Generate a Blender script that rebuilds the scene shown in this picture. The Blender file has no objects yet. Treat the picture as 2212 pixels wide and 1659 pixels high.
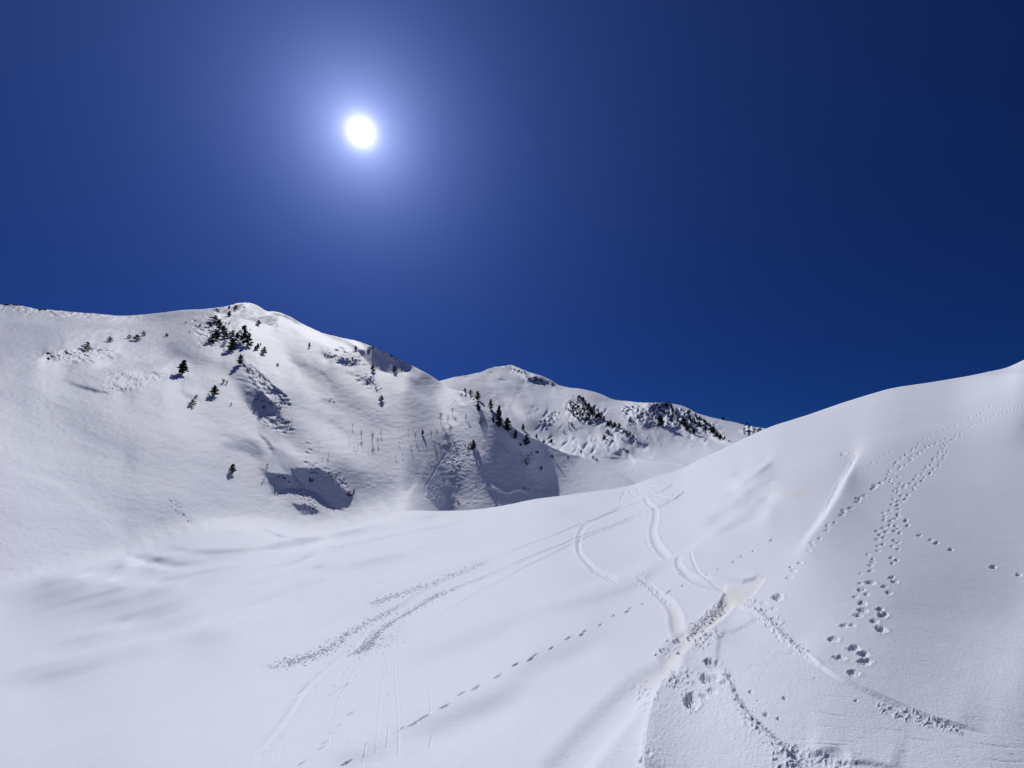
import bpy, math, random
import numpy as np
from mathutils import Vector, Matrix

R_ = math.radians
SC = bpy.context.scene
COL = SC.collection
random.seed(7); np.random.seed(7)

# ------------------------------------------------------------------ camera, sky, sun
F = 928.0                     # focal length in units of a 2212 x 1659 picture
CX, CY = 1106.0, 829.5
PITCH = math.atan((1010 - CY) / F)
cp_, sp_ = math.cos(PITCH), math.sin(PITCH)

def ray(x, y):
    """direction (east, north, up) of a sight line with unit forward depth"""
    a = (np.asarray(x, float) - CX) / F
    b = (CY - np.asarray(y, float)) / F
    return a, cp_ - b * sp_, sp_ + b * cp_

cam = bpy.data.cameras.new('camera')
cam.sensor_width = 36; cam.lens = 36 * F / 2212
cam.clip_start = 0.1; cam.clip_end = 30000
cob = bpy.data.objects.new('camera', cam); COL.objects.link(cob)
cob.location = (0, 0, 0); cob.rotation_euler = (math.pi / 2 + PITCH, 0, 0)
SC.camera = cob

sx, sy, sz = ray(780, 285)
SUN = Vector((float(sx), float(sy), float(sz))).normalized()
SUN_EL = math.asin(SUN.z); SUN_AZ = math.atan2(SUN.x, SUN.y)

sl = bpy.data.lights.new('sun', 'SUN'); sl.energy = 3.2; sl.angle = R_(0.53); sl.color = (1.0, 0.975, 0.95)
so = bpy.data.objects.new('sun', sl); COL.objects.link(so)
so.rotation_euler = SUN.to_track_quat('Z', 'Y').to_euler()

W = bpy.data.worlds.new('World'); SC.world = W; W.use_nodes = True
nt = W.node_tree; nt.nodes.clear()
def wn(t, **k):
    n = nt.nodes.new(t)
    for a, v in k.items(): setattr(n, a, v)
    return n
def wl(a, b): nt.links.new(a, b)
def wmath(op, a, b=None):
    n = wn('ShaderNodeMath', operation=op)
    for i, v in enumerate((a, b)):
        if v is None: continue
        if isinstance(v, (int, float)): n.inputs[i].default_value = v
        else: wl(v, n.inputs[i])
    return n.outputs[0]
sky = wn('ShaderNodeTexSky', sky_type='NISHITA', sun_disc=False)
sky.sun_elevation = SUN_EL; sky.sun_rotation = SUN_AZ
sky.altitude = 2500; sky.air_density = 1.0; sky.dust_density = 0.4; sky.ozone_density = 4.0
tint = wn('ShaderNodeMix', data_type='RGBA', blend_type='MULTIPLY'); tint.inputs[0].default_value = 1
wl(sky.outputs[0], tint.inputs[6]); tint.inputs[7].default_value = (0.05, 0.25, 0.82, 1)
bg = wn('ShaderNodeBackground'); bg.inputs[1].default_value = 0.026
wl(tint.outputs[2], bg.inputs[0])
tc = wn('ShaderNodeTexCoord')
dot = wn('ShaderNodeVectorMath', operation='DOT_PRODUCT')
nrm = wn('ShaderNodeVectorMath', operation='NORMALIZE'); wl(tc.outputs['Generated'], nrm.inputs[0])
wl(nrm.outputs[0], dot.inputs[0]); dot.inputs[1].default_value = SUN
ang = wmath('ARCCOSINE', wmath('MINIMUM', dot.outputs['Value'], 0.9999999))
def lobe(width_deg, amp):
    return wmath('MULTIPLY', wmath('EXPONENT', wmath('MULTIPLY', ang, -1 / R_(width_deg))), amp)
def aureole(width, amp, col):
    b = wn('ShaderNodeBackground'); b.inputs[0].default_value = (*col, 1); wl(lobe(width, amp), b.inputs[1]); return b
total = bg
for wdt, amp, col in ((0.55, 7.0, (1, 1, 1)), (3.2, 0.95, (0.58, 0.66, 1.0)), (9, .36, (.33, .44, 1.0)), (32.0, 0.28, (0.09, 0.205, 0.74))):
    ad = wn('ShaderNodeAddShader'); wl(total.outputs[0], ad.inputs[0]); wl(aureole(wdt, amp, col).outputs[0], ad.inputs[1]); total = ad
wo = wn('ShaderNodeOutputWorld'); wl(total.outputs[0], wo.inputs[0])

vs = SC.view_settings; vs.view_transform = 'Standard'; vs.look = 'None'; vs.exposure = -0.05; vs.gamma = 1

# ------------------------------------------------------------------ numeric helpers
def hash2(ix, iy, seed):
    h = (ix.astype(np.int64) * 374761393 + iy.astype(np.int64) * 668265263 + seed * 2147483647) & 0xFFFFFFFF
    h = ((h ^ (h >> 13)) * 1274126177) & 0xFFFFFFFF
    h = (h ^ (h >> 16)) & 0xFFFFFFFF
    return h.astype(np.float64) / 4294967295.0
def vnoise(x, y, seed=0):
    ix = np.floor(x); iy = np.floor(y); fx = x - ix; fy = y - iy
    fx = fx * fx * fx * (fx * (fx * 6 - 15) + 10); fy = fy * fy * fy * (fy * (fy * 6 - 15) + 10)
    a = hash2(ix, iy, seed); b = hash2(ix + 1, iy, seed); c = hash2(ix, iy + 1, seed); d = hash2(ix + 1, iy + 1, seed)
    return (a + (b - a) * fx + (c - a) * fy + (a - b - c + d) * fx * fy) * 2 - 1
def fbm(x, y, oct_=4, seed=0, gain=0.5):
    s = 0; a = 1
    for o in range(oct_):
        s = s + a * vnoise(x * 2 ** o + 17 * o, y * 2 ** o - 9 * o, seed + o); a *= gain
    return s
def sstep(a, b, x):
    t = np.clip((x - a) / (b - a), 0, 1); return t * t * (3 - 2 * t)
def smooth_interp(x, pts):
    """monotone-ish smooth interpolation through (x, value) pairs"""
    p = np.array(sorted(pts), float); xs, ys = p[:, 0], p[:, 1]
    m = np.gradient(ys, xs)
    x = np.clip(x, xs[0], xs[-1]); i = np.clip(np.searchsorted(xs, x) - 1, 0, len(xs) - 2)
    h = xs[i + 1] - xs[i]; t = (x - xs[i]) / h
    return ((2 * t**3 - 3 * t**2 + 1) * ys[i] + (t**3 - 2 * t**2 + t) * h * m[i]
            + (-2 * t**3 + 3 * t**2) * ys[i + 1] + (t**3 - t**2) * h * m[i + 1])
def polyline_dist(X, Y, pts):
    """distance to a polyline, signed side and running fraction"""
    best = np.full(X.shape, 1e9); side = np.ones(X.shape); run = np.zeros(X.shape)
    P = np.array(pts, float); L = np.hypot(*(P[1:] - P[:-1]).T); cum = np.concatenate([[0], np.cumsum(L)]); T = cum[-1]
    for k in range(len(P) - 1):
        ax, ay = P[k]; bx, by = P[k + 1]; dx, dy = bx - ax, by - ay; l2 = dx * dx + dy * dy + 1e-9
        t = np.clip(((X - ax) * dx + (Y - ay) * dy) / l2, 0, 1)
        ex = X - (ax + t * dx); ey = Y - (ay + t * dy); d = np.hypot(ex, ey); c = dx * ey - dy * ex
        m = d < best
        best = np.where(m, d, best); side = np.where(m, np.sign(c), side); run = np.where(m, (cum[k] + t * L[k]) / T, run)
    return best, side, run
def curve(pts, n=6):
    """a rounder polyline through the points (Catmull-Rom)"""
    P = np.array([pts[0]] + list(pts) + [pts[-1]], float); out = []
    for i in range(1, len(P) - 2):
        for t in np.linspace(0, 1, n, endpoint=False):
            a, b, c, d = P[i - 1:i + 3]
            out.append(0.5 * ((2 * b) + (-a + c) * t + (2 * a - 5 * b + 4 * c - d) * t * t + (-a + 3 * b - 3 * c + d) * t**3))
    out.append(P[-2]); return np.array(out)
def poly_sd(X, Y, pts):
    """signed distance to a closed polygon, positive inside"""
    P = list(pts) + [pts[0]]
    d, _, _ = polyline_dist(X, Y, P)
    ins = np.zeros(X.shape, bool)
    for (x1, y1), (x2, y2) in zip(P[:-1], P[1:]):
        c = ((y1 > Y) != (y2 > Y)) & (X < (x2 - x1) * (Y - y1) / ((y2 - y1) + 1e-12) + x1)
        ins ^= c
    return np.where(ins, d, -d)

class Sheet:
    """a stretch of terrain: columns of sight directions, each rising from a lower to an upper outline"""
    def __init__(s, xs, ylow, yhigh, nrow, power=1.0, extra=None):
        s.xs = xs; t = np.linspace(0, 1, nrow) ** power
        Y = ylow[None, :] + (yhigh - ylow)[None, :] * t[:, None]
        if extra is not None:
            e = np.linspace(0, 1, extra[1], endpoint=False)[:, None]
            Y = np.concatenate([extra[0] + (ylow[None, :] - extra[0]) * e, Y])
        s.Y = Y; s.X = np.broadcast_to(xs[None, :], Y.shape).copy()
        dx, dy, dz = ray(s.X, s.Y); s.h = np.hypot(dx, dy); s.az = (dx / s.h, dy / s.h); s.t = dz / s.h
        s.p = np.zeros(Y.shape); s.dz = np.zeros(Y.shape); s.dust = np.zeros(Y.shape); s.rock = np.zeros(Y.shape)
    def distances(s, pts, wx, wy, reg=1e-3):
        """broad form: log distance as a thin plate through surveyed points, then its slope going away"""
        P = np.array(pts, float); q = np.stack([wx(P[:, 0], P[:, 1]), wy(P[:, 0], P[:, 1])], -1); v = np.log(P[:, 2])
        def phi(r2): return r2 * np.log(r2 + 1e-9)
        n = len(P); D = phi(((q[:, None] - q[None]) ** 2).sum(-1)); A_ = np.zeros((n + 3, n + 3)); A_[:n, :n] = D + reg * np.eye(n)
        T = np.stack([np.ones(n), q[:, 0], q[:, 1]], -1); A_[:n, n:] = T; A_[n:, :n] = T.T
        w = np.linalg.solve(A_, np.concatenate([v, [0, 0, 0]])); gx, gy = wx(s.X, s.Y), wy(s.X, s.Y)
        L = w[n] + w[n + 1] * gx + w[n + 2] * gy
        for k in range(n): L = L + w[k] * phi((gx - q[k, 0]) ** 2 + (gy - q[k, 1]) ** 2)
        s.L0 = L; R = np.exp(L); z = R * s.t
        g = np.maximum(np.gradient(L, axis=0), 1e-5); s.p0 = s.t + np.gradient(s.t, axis=0) / g; s.p = s.p0.copy()
    def box(s, pts, m):
        P = np.array(pts); a = np.searchsorted(s.xs, P[:, 0].min() - m); b = np.searchsorted(s.xs, P[:, 0].max() + m)
        if b - a < 2: return None
        yy = s.Y[:, a:b]; ok = (yy > P[:, 1].min() - m) & (yy < P[:, 1].max() + m); r = np.where(ok.any(1))[0]
        if len(r) < 2: return None
        return slice(r[0], r[-1] + 1), slice(a, b)
    def stroke(s, arr, pts, w, amp, w2=None, taper=0.25):
        """soft band along a line; width runs from w to w2"""
        w2 = w if w2 is None else w2
        q = s.box(pts, 3 * max(w, w2))
        if q is None: return
        d, _, run = polyline_dist(s.X[q], s.Y[q], pts); ww = w + (w2 - w) * run
        e = sstep(0, taper, run) * sstep(0, taper, 1 - run) if taper > 0 else 1
        arr[q] += amp * np.exp(-(d / ww) ** 2) * e
    def fill(s, arr, pts, amp, soft, rag=0.0):
        q = s.box(pts, soft * 2 + rag)
        if q is None: return
        sd = poly_sd(s.X[q], s.Y[q], pts)
        if rag: sd = sd + rag * fbm(s.X[q] / 9, s.Y[q] / 9, 3, 5)
        arr[q] += amp * sstep(-soft, soft, sd)
    def integrate(s, mmin=0.022, lam=0.35, joint=False):
        """details painted as slope are turned into distance by least squares, so that they stay local"""
        def grad(p):
            m = np.maximum(np.maximum(p - s.t, mmin), .5 * (s.p0 - s.t)); return np.diff(s.t, axis=0) / (0.5 * (m[1:] + m[:-1]))
        dg = grad(s.p) - grad(s.p0); L = s.L0
        n, mcol = s.Y.shape; b = np.zeros((n, mcol)); b[:-1] -= dg; b[1:] += dg
        e = np.concatenate([b, -b[::-1]]) if joint == 'both' else np.concatenate([b, b[::-1], -b, -b[::-1]]) if joint else np.concatenate([b, b[::-1]])
        e = np.concatenate([e, e[:, ::-1]], 1); N = e.shape[0]
        kv = 2 - 2 * np.cos(2 * np.pi * np.arange(N) / N); ku = 2 - 2 * np.cos(2 * np.pi * np.arange(mcol + 1) / (2 * mcol))
        ratio = (np.median(np.abs(np.diff(s.Y, axis=0))) / 1.7) ** 2
        den = kv[:, None] + lam * ratio * ku[None, :] + (np.pi / n) ** 2 * .5
        dL = np.fft.irfft2(np.fft.rfft2(e) / den, s=e.shape)[:n, :mcol]
        L = L + dL
        s.R = np.exp(L); s.z = s.R * s.t; s.S = s.R / s.h / F      # S = metres per picture unit
        s.wx = s.R * s.az[0]; s.wy = s.R * s.az[1]
    # vertical relief, amplitudes in picture units of the place
    def trench(s, pts, w, depth, rim=0.3, w2=None, d2=None, taper=0.08, rough=0.0):
        w2 = w if w2 is None else w2; d2 = depth if d2 is None else d2
        q = s.box(pts, 4 * max(w, w2))
        if q is None: return
        d, _, run = polyline_dist(s.X[q], s.Y[q], pts)
        if rough: d = d + rough * w * fbm(s.X[q] / 4, s.Y[q] / 4, 2, 3)
        ww = w + (w2 - w) * run; dd = depth + (d2 - depth) * run
        e = sstep(0, taper, run) * sstep(0, taper, 1 - run) if taper > 0 else 1
        k = np.abs(d) / ww
        s.dz[q] += s.S[q] * dd * e * (-1 / (1 + np.exp((k - 1) * 4)) + .6 * rim * np.exp(-((k - 1.7) / 0.5) ** 2))
    def lip(s, pts, h, wide, side=1, sharp=1.5, taper=0.15, rough=0.0, h2=None):
        q = s.box(pts, 4 * wide)
        if q is None: return
        d, sg, run = polyline_dist(s.X[q], s.Y[q], pts); d = d * sg * side
        if rough: d = d + rough * fbm(s.X[q] / 5, s.Y[q] / 5, 3, 11)
        hh = h if h2 is None else h + (h2 - h) * run
        e = sstep(0, taper, run) * sstep(0, taper, 1 - run)
        s.dz[q] += s.S[q] * hh * e * sstep(-sharp, sharp, d) * np.exp(-(np.maximum(d, 0) / wide) ** 1.5)
    def dent(s, x, y, w, h, depth, ang=0.0, rim=0.25):
        q = s.box([(x, y)], 3 * max(w, h))
        if q is None: return
        c, n = math.cos(ang), math.sin(ang); ex = s.X[q] - x; ey = s.Y[q] - y
        jx = 0.34 * vnoise(s.X[q] / (w * .8) + x, s.Y[q] / (h * .8) + y, 4)
        k = np.sqrt(((ex * c + ey * n) / w) ** 2 + ((-ex * n + ey * c) / h) ** 2) + jx
        s.dz[q] += s.S[q] * depth * (-1 / (1 + np.exp((k - 1) * 5)) * (1 + .35 * vnoise(s.X[q] / 2.2 + y, s.Y[q] / 1.8, 9)) + .5 * rim * (1 + .8 * vnoise(s.X[q] / 3 + x, s.Y[q] / 2.5, 6)) * np.exp(-((k - 1.6) / 0.45) ** 2))
    def crumble(s, pts, amp, cell, soft=6, seed=2):
        q = s.box(pts, soft * 2)
        if q is None: return
        sd = poly_sd(s.X[q], s.Y[q], pts)
        n = np.maximum(fbm(s.X[q] / cell, s.Y[q] / cell * 1.5, 3, seed), -0.1)
        s.dz[q] += s.S[q] * min(amp, cell * .55) * n * sstep(-soft, soft, sd)
    def points(s):
        return np.stack([s.wx, s.wy, s.z + s.dz], -1)
    def at(s, x, y):
        j = int(np.clip(np.searchsorted(s.xs, x), 0, len(s.xs) - 1)); i = int(np.argmin(np.abs(s.Y[:, j] - y)))
        return Vector((s.wx[i, j], s.wy[i, j], s.z[i, j] + s.dz[i, j])), s.S[i, j]

# picture-detail coordinates of the study crops, turned to the common frame
def crop(x0, y0, k): return lambda *pts: [(x0 + a * k, y0 + b * k) for a, b in pts]
zL = crop(0, 603.5, .2727); zP = crop(384, 631, .248); zN = crop(768, 740.6, .248); zK = crop(1152, 768, .248)
zO = crop(493.7, 960, .1984); zS = crop(493.7, 1206.9, .2976); zT = crop(1097, 1014.9, .2728); zC = crop(1206.9, 1206.9, .2728)
zH = crop(1590.8, 768, .281); zF = crop(1590.8, 1179.5, .289); zW = crop(0, 987.5, .3473)

# ------------------------------------------------------------------ terrain outlines
def columns(a, b, step, outer_lo=None, outer_hi=None):
    x = list(np.arange(a, b, step))
    if outer_lo is not None:
        s = step; v = a; l = []
        while v > outer_lo: s *= 1.12; v -= s; l.append(v)
        x = l[::-1] + x
    if outer_hi is not None:
        s = step; v = x[-1]
        while v < outer_hi: s *= 1.12; v += s; x.append(v)
    return np.array(x)
crestA_pts = [(-520, 1330), (-250, 1300), (0, 1262), (150, 1232), (300, 1196), (430, 1150), (560, 1136), (690, 1150), (800, 1124), (870, 1104), (950, 1104),
    (1010, 1102), (1080, 1093), (1152, 1079), (1276, 1062), (1368, 1046), (1405, 1033), (1474, 1012), (1519, 989), (1583, 958), (1660, 923),
    (1754, 893), (1832, 867), (1928, 838), (1990, 827), (2063, 816), (2130, 803), (2175, 792), (2212, 776), (2320, 740), (2480, 700), (2750, 640)]
crestB_pts = [(-520, 660), (-200, 655), (0, 657), (45, 660), (75, 666), (110, 669), (140, 672), (200, 678), (250, 682), (300, 681), (345, 677), (400, 670), (440, 668), (480, 663), (505, 657), (522, 654), (540, 654.5), (552, 658),
    (575, 671), (600, 674), (625, 684), (660, 703), (700, 720), (740, 730), (775, 738), (810, 752), (840, 764), (875, 783), (905, 798), (935, 815), (958, 830), (985, 842), (1005, 846),
    (1030, 862), (1060, 884), (1090, 908), (1120, 932), (1150, 947), (1175, 957), (1210, 974), (1250, 986), (1300, 1004), (1345, 1024), (1375, 1043), (1420, 1060), (1500, 1090)]
crestC_pts = [(860, 850), (930, 829), (970, 817), (1000, 811), (1030, 804), (1055, 797), (1077, 792), (1090, 790), (1104, 788), (1125, 796), (1150, 806), (1185, 819), (1205, 831), (1230, 836),
    (1255, 839), (1290, 847), (1320, 860), (1360, 865), (1400, 870), (1440, 873), (1475, 880), (1510, 895), (1560, 907), (1600, 914), (1640, 922), (1680, 932), (1760, 950)]
def crA(x): return smooth_interp(x, crestA_pts)
def crB(x): return smooth_interp(x, crestB_pts)
def crC(x): return smooth_interp(x, crestC_pts)

# ------------------------------------------------------------------ near snow field
xa = columns(-24, 2238, 1.7, -480, 2700)
A = Sheet(xa, np.full(len(xa), 1675.0), crA(xa), 455, 0.97, extra=(2350.0, 26))
def cAx(x, y): return x / 500.0
_gx = np.arange(-600, 2900, 10.0); _gs = np.array([np.average(crA(_gx), weights=np.exp(-.5 * ((_gx - q) / 130) ** 2)) for q in _gx])
def cAy(x, y):
    d = np.maximum(y - crA(x), 0); w = np.exp(-d / 70)
    return np.log(1 + np.maximum(y - (crA(x) * w + np.interp(x, _gx, _gs) * (1 - w)), 0) / 45.0)
crestR = [(-480, 100), (-200, 106), (0, 112), (150, 122), (300, 136), (430, 152), (560, 168), (690, 174), (800, 172), (870, 165), (950, 148), (1010, 132), (1100, 110), (1200, 94), (1300, 84), (1400, 77), (1500, 74), (1600, 73), (1750, 73), (1900, 74), (2050, 75), (2212, 76), (2450, 72), (2700, 66)]
def RcA(x): return smooth_interp(x, crestR)
A.distances([(x, float(crA(np.array([x]))[0]), float(RcA(np.array([x]))[0])) for x in range(-450, 2700, 75)] +
    [(x, 2300, z_ * float(np.hypot(*ray(x, 2300)[:2])) / float(ray(x, 2300)[2])) for x, z_ in ((-450, -2.7), (0, -2.5), (500, -2.3), (1106, -2.05), (1700, -1.85), (2212, -1.75), (2600, -1.7))] +
    [(-450, 1660, 13), (-450, 1450, 34), (-450, 1380, 60), (0, 1660, 8.4), (0, 1450, 23), (0, 1350, 54), (300, 1660, 5.7), (300, 1450, 13.5), (300, 1300, 39), (300, 1240, 72),
    (600, 1660, 4.3), (600, 1450, 9.2), (600, 1300, 23), (600, 1200, 62), (850, 1660, 3.75), (850, 1450, 7.2), (850, 1300, 15), (850, 1200, 34), (850, 1140, 84),
    (1200, 1660, 3.4), (1200, 1450, 5.6), (1200, 1300, 9.6), (1200, 1200, 17), (1200, 1125, 38), (1400, 1660, 3.4), (1400, 1450, 5.3), (1400, 1300, 8.5), (1400, 1200, 13.5), (1400, 1110, 28),
    (1600, 1660, 3.5), (1600, 1450, 5.1), (1600, 1300, 7.7), (1600, 1200, 10.8), (1600, 1100, 17), (1600, 1015, 34), (1900, 1660, 3.9), (1900, 1450, 5.4), (1900, 1300, 7.5), (1900, 1100, 15), (1900, 1000, 24), (1900, 910, 43),
    (2212, 1660, 4.7), (2212, 1450, 6.7), (2212, 1300, 10.0), (2212, 1100, 18.5), (2212, 950, 33), (2212, 850, 50), (2600, 1660, 5.9), (2600, 1300, 13), (2600, 1000, 29), (2600, 800, 50)], cAx, cAy, reg=2e-4)
# long wind-laid folds of the left slope: brighter backs (gentler) and greyer fronts (steeper)
for pts, w, a in (
    (zW((-300, 860), (300, 880), (800, 880), (1300, 840)), 26, .006), (zW((0, 690), (500, 735), (900, 780), (1300, 800)), 10, -.025),
    (zW((520, 545), (800, 640), (1050, 695), (1250, 690), (1600, 640), (2212, 540)), 5, -.03), (zW((600, 545), (850, 610), (1100, 660), (1300, 640)), 6, .035),
    (zW((300, 1120), (800, 1040), (1250, 930), (1500, 850), (1800, 750), (2212, 640)), 7, -.035), (zW((600, 1030), (1000, 960), (1400, 830), (1700, 740), (2000, 650)), 11, .02),
    (zW((900, 1090), (1300, 980), (1700, 860), (2212, 700)), 12, .028), (zW((0, 1330), (500, 1210), (1000, 1120), (1500, 1020), (2000, 900)), 9, -.028),
    (zW((0, 1440), (500, 1320), (1000, 1180), (1500, 1060)), 14, .025), (zW((300, 1420), (900, 1250), (1400, 1070), (1800, 970), (2212, 860)), 8, -.02),
    (zW((1000, 560), (1300, 590), (1700, 560), (2212, 470)), 6, .02), (zW((1100, 480), (1400, 440), (1700, 470), (1900, 490)), 4, -.02),
    (zO((0, 870), (300, 850), (600, 950), (900, 980), (1300, 910), (1600, 800)), 4, -.03), (zO((300, 900), (700, 1030), (1100, 1010), (1600, 880)), 4, .02),
    (zO((200, 1430), (600, 1400), (900, 1260), (1200, 1130), (1500, 960)), 5, -.03), (zO((300, 1380), (700, 1290), (1000, 1170)), 5, .02), (zO((800, 1330), (1500, 1200), (2212, 1050)), 5, -.03),
    (zO((900, 1400), (1500, 1290), (2212, 1150)), 9, .025), (zN((0, 1600), (600, 1560), (1200, 1500), (2200, 1350)), 5, -.015),
    (zS((0, 700), (500, 560), (1200, 470), (1700, 360)), 14, -.02), (zS((1200, 800), (1700, 620), (2212, 430)), 22, .03), (zS((1200, 1320), (1600, 1180), (2000, 1010), (2212, 900)), 26, .07),
    (zS((1400, 1450), (1900, 1250), (2212, 1130)), 26, -.04), (zS((700, 1500), (1000, 1440), (1200, 1350)), 20, .06),
    (zT((0, 1180), (500, 1090), (1000, 930), (1300, 720)), 12, .025), (zT((0, 1090), (500, 990), (900, 840), (1330, 680)), 9, -.02), (zT((1300, 720), (1600, 540), (1900, 420), (2200, 260)), 12, -.025),
    (zT((1450, 640), (1800, 420), (2100, 270)), 10, .02), (zT((0, 1640), (400, 1470), (800, 1330)), 22, .045),
    (zK((1500, 1450), (1900, 1250), (2100, 1150)), 8, .02), (zK((1450, 1540), (1800, 1400), (2200, 1250)), 9, -.04), (zK((1650, 1200), (1850, 1130), (2050, 1060)), 5, .018),
    (zK((1750, 1270), (1900, 1200), (2030, 1150)), 4, .018), (zK((1700, 1100), (1900, 1020), (2100, 900)), 6, -.03),
    (zH((60, 980), (160, 920), (260, 850)), 5, .018), (zH((80, 1060), (180, 1000), (300, 960)), 5, .018), (zH((100, 1180), (200, 1120), (280, 1060)), 5, .016),
    (zH((980, 700), (860, 900), (700, 1180), (560, 1380), (420, 1560)), 7, -.05),
    ):
    A.stroke(A.p, curve(pts, 3), w, a * (6.5 if a > 0 and pts[0][0] < 900 else 4.2 if a > 0 else 2.2), taper=0.25)
A.fill(A.p, zH((1000, 740), (1300, 640), (2212, 520), (2300, 2000), (400, 2000), (420, 1640)), .03, 26)      # the right flank turns away from the sun
rf = random.Random(17)
for k in range(17):            # wind-laid folds sweeping up from the left edge and gathering below the saddle
    y0 = 1285 + k * 27 + rf.uniform(-9, 9); e = k / 17
    pts = [(-120, y0 + 40), (250, y0 - 62 + 10 * e + rf.uniform(-6, 6)), (620, 1165 + (y0 - 1285) * .62 + rf.uniform(-7, 7)), (930, 1118 + (y0 - 1285) * .36 + rf.uniform(-5, 5)), (1240 + 60 * e, 1076 + (y0 - 1285) * .18)]
    w = rf.uniform(3.2, 6.5) * (1 + .9 * e); a = rf.uniform(.045, .10)
    A.stroke(A.p, curve(pts, 4), w, a, w2=w * .45, taper=.42)
    A.stroke(A.p, curve([(x, y - 2.0 * w) for x, y in pts], 4), w * .7, -a * .45, w2=w * .35, taper=.42)
A.fill(A.p, [(2050, 816), (2130, 811), (2230, 805), (2600, 800), (2600, 600), (2050, 700)], -.04, 4)
A.integrate(joint='both')

# quiet undulation of the wind crust
A.dz += 0.05 * fbm(A.wx / 9 + 3, A.wy / 9, 3, 21) * np.minimum(A.R / 12, 1.5)
A.dz += A.S * 0.9 * fbm(A.wx / 1.1, A.wy / 2.3, 3, 5) * np.clip(6 / A.R, .15, 1)

# --- banked ski grooves and trenches
def dust(pts, w, amp, w2=None): A.stroke(A.dust, pts, w, amp, w2, taper=0.12)
G1 = curve(zT((940, 250), (880, 300), (760, 360), (660, 410), (590, 470), (562, 560), (565, 640), (610, 720), (680, 800), (740, 838), (800, 862), (890, 892)))
A.trench(G1, 2.4, 1.4, .5, w2=6.5, d2=2.8, rough=.15)
A.lip(curve(zT((600, 480), (560, 560), (555, 640), (600, 720), (690, 820))), 2.0, 9, side=1, sharp=2, rough=.5)
G2 = curve(zT((1080, 190), (1110, 260), (1160, 310), (1172, 380), (1150, 480), (1165, 560), (1200, 620), (1250, 680), (1285, 715)))
A.trench(G2, 3.5, 1.5, .6, w2=7.5, d2=2.8, rough=.2)
G3 = curve(zT((1000, 860), (1060, 880), (1150, 960), (1230, 1030), (1290, 1090), (1330, 1170), (1345, 1260), (1390, 1340)))
A.trench(G3, 2.5, 1.6, .4, w2=13, d2=5, rough=.1, taper=.05)
A.crumble(zT((1010, 880), (1080, 870), (1180, 960), (1290, 1080), (1260, 1090), (1130, 1000), (1040, 950)), 2.2, 4)
G4 = curve(zT((1378, 680), (1348, 740), (1385, 810), (1450, 865), (1540, 903), (1650, 925), (1745, 938)))
A.trench(G4, 4.5, 2.4, .45, w2=9, d2=3, rough=.1)
A.trench(curve(zT((1450, 650), (1470, 740), (1520, 830), (1590, 885))), 2.5, 1.8, .6, rough=.3)
A.crumble(zT((1320, 700), (1360, 700), (1400, 860), (1380, 880), (1310, 850)), 2.5, 3.5)
A.crumble(zT((640, 820), (700, 800), (860, 850), (900, 890), (700, 860)), 2.0, 3.0)
A.crumble(zT((1080, 580), (1140, 570), (1190, 690), (1110, 700)), 1.6, 3.5)
A.crumble(zT((1000, 850), (1110, 815), (1110, 850), (1020, 890)), 2.0, 3.0)
# the cut basin at the fork, its sharp upper lip and dusty floor
A.fill(A.dust, zT((1690, 935), (2030, 870), (1960, 985), (1900, 1040), (1820, 1090), (1700, 1100), (1770, 1000)), 1.0, 7)
basin = np.zeros_like(A.dz); A.fill(basin, zT((1580, 870), (1740, 893), (1860, 893), (1975, 870), (2030, 880), (1940, 1000), (1820, 1080), (1720, 1130), (1680, 1060), (1720, 985), (1640, 925)), -4.0, 3.0)
A.dz += basin * A.S
A.lip(curve(zT((1560, 850), (1640, 885), (1740, 892), (1860, 892), (1970, 866), (2020, 876))), 2.6, 10, side=-1, sharp=1.0, rough=.3)
# main channel running down the picture
G5 = curve(zT((1790, 1010), (1730, 1085), (1650, 1180), (1550, 1270), (1440, 1345), (1380, 1410), (1300, 1500), (1200, 1610))[:-1] + zC((860, 900), (720, 990), (600, 1080), (450, 1240), (260, 1440), (80, 1650), (-60, 1800)))
A.trench(G5, 9, 7, .18, w2=34, d2=13, rough=.03, taper=.04)
dust(G5[:34], 14, .95); dust(G3[24:], 11, 1.0); dust(G5[30:52], 17, .8)
A.crumble(zT((1720, 1030), (1760, 1080), (1660, 1190), (1430, 1370), (1400, 1330), (1600, 1100)), 7, 5.0, 4)
A.crumble(zC((560, 1000), (700, 950), (760, 1060), (620, 1120)), 4, 6, 5)
A.crumble(zC((870, 640), (960, 630), (970, 740), (760, 800), (740, 770)), 5, 5, 4)
# right bank: crest, broken edge, flat shelf
bank = curve(zC((1345, 395), (1210, 550), (1010, 750), (830, 960), (790, 1080), (730, 1230), (690, 1400), (665, 1660), (640, 1900)))
A.lip(bank, 9, 60, side=-1, sharp=6, rough=1.6, h2=26)
A.crumble(zC((1420, 330), (1540, 310), (1640, 420), (1560, 440), (1430, 390)), 7, 5, 5)
A.crumble(zC((1080, 660), (1240, 610), (1290, 650), (1180, 770), (1040, 780)), 5, 5.5, 6)
A.crumble(zC((830, 1000), (900, 960), (1000, 1060), (840, 1100)), 3.5, 6, 4)
A.crumble(zC((700, 1100), (820, 1040), (790, 1200), (640, 1250), (590, 1200)), 3, 7, 8)
A.lip(curve(zC((1600, 480), (1400, 590), (1300, 640), (1262, 760), (1250, 900))), 3, 30, side=1, sharp=6, rough=1.2)
A.lip(curve(zC((1250, 850), (1330, 930), (1400, 1100), (1500, 1260), (1640, 1390), (1800, 1540), (1960, 1680))), 8, 55, side=1, sharp=9, rough=3.5)
A.crumble(zC((1360, 1120), (1450, 1130), (1480, 1230), (1380, 1200)), 4, 6, 5)
A.crumble(zC((1450, 1280), (1560, 1290), (1700, 1400), (1620, 1440), (1480, 1380)), 7, 8, 8)
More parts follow.
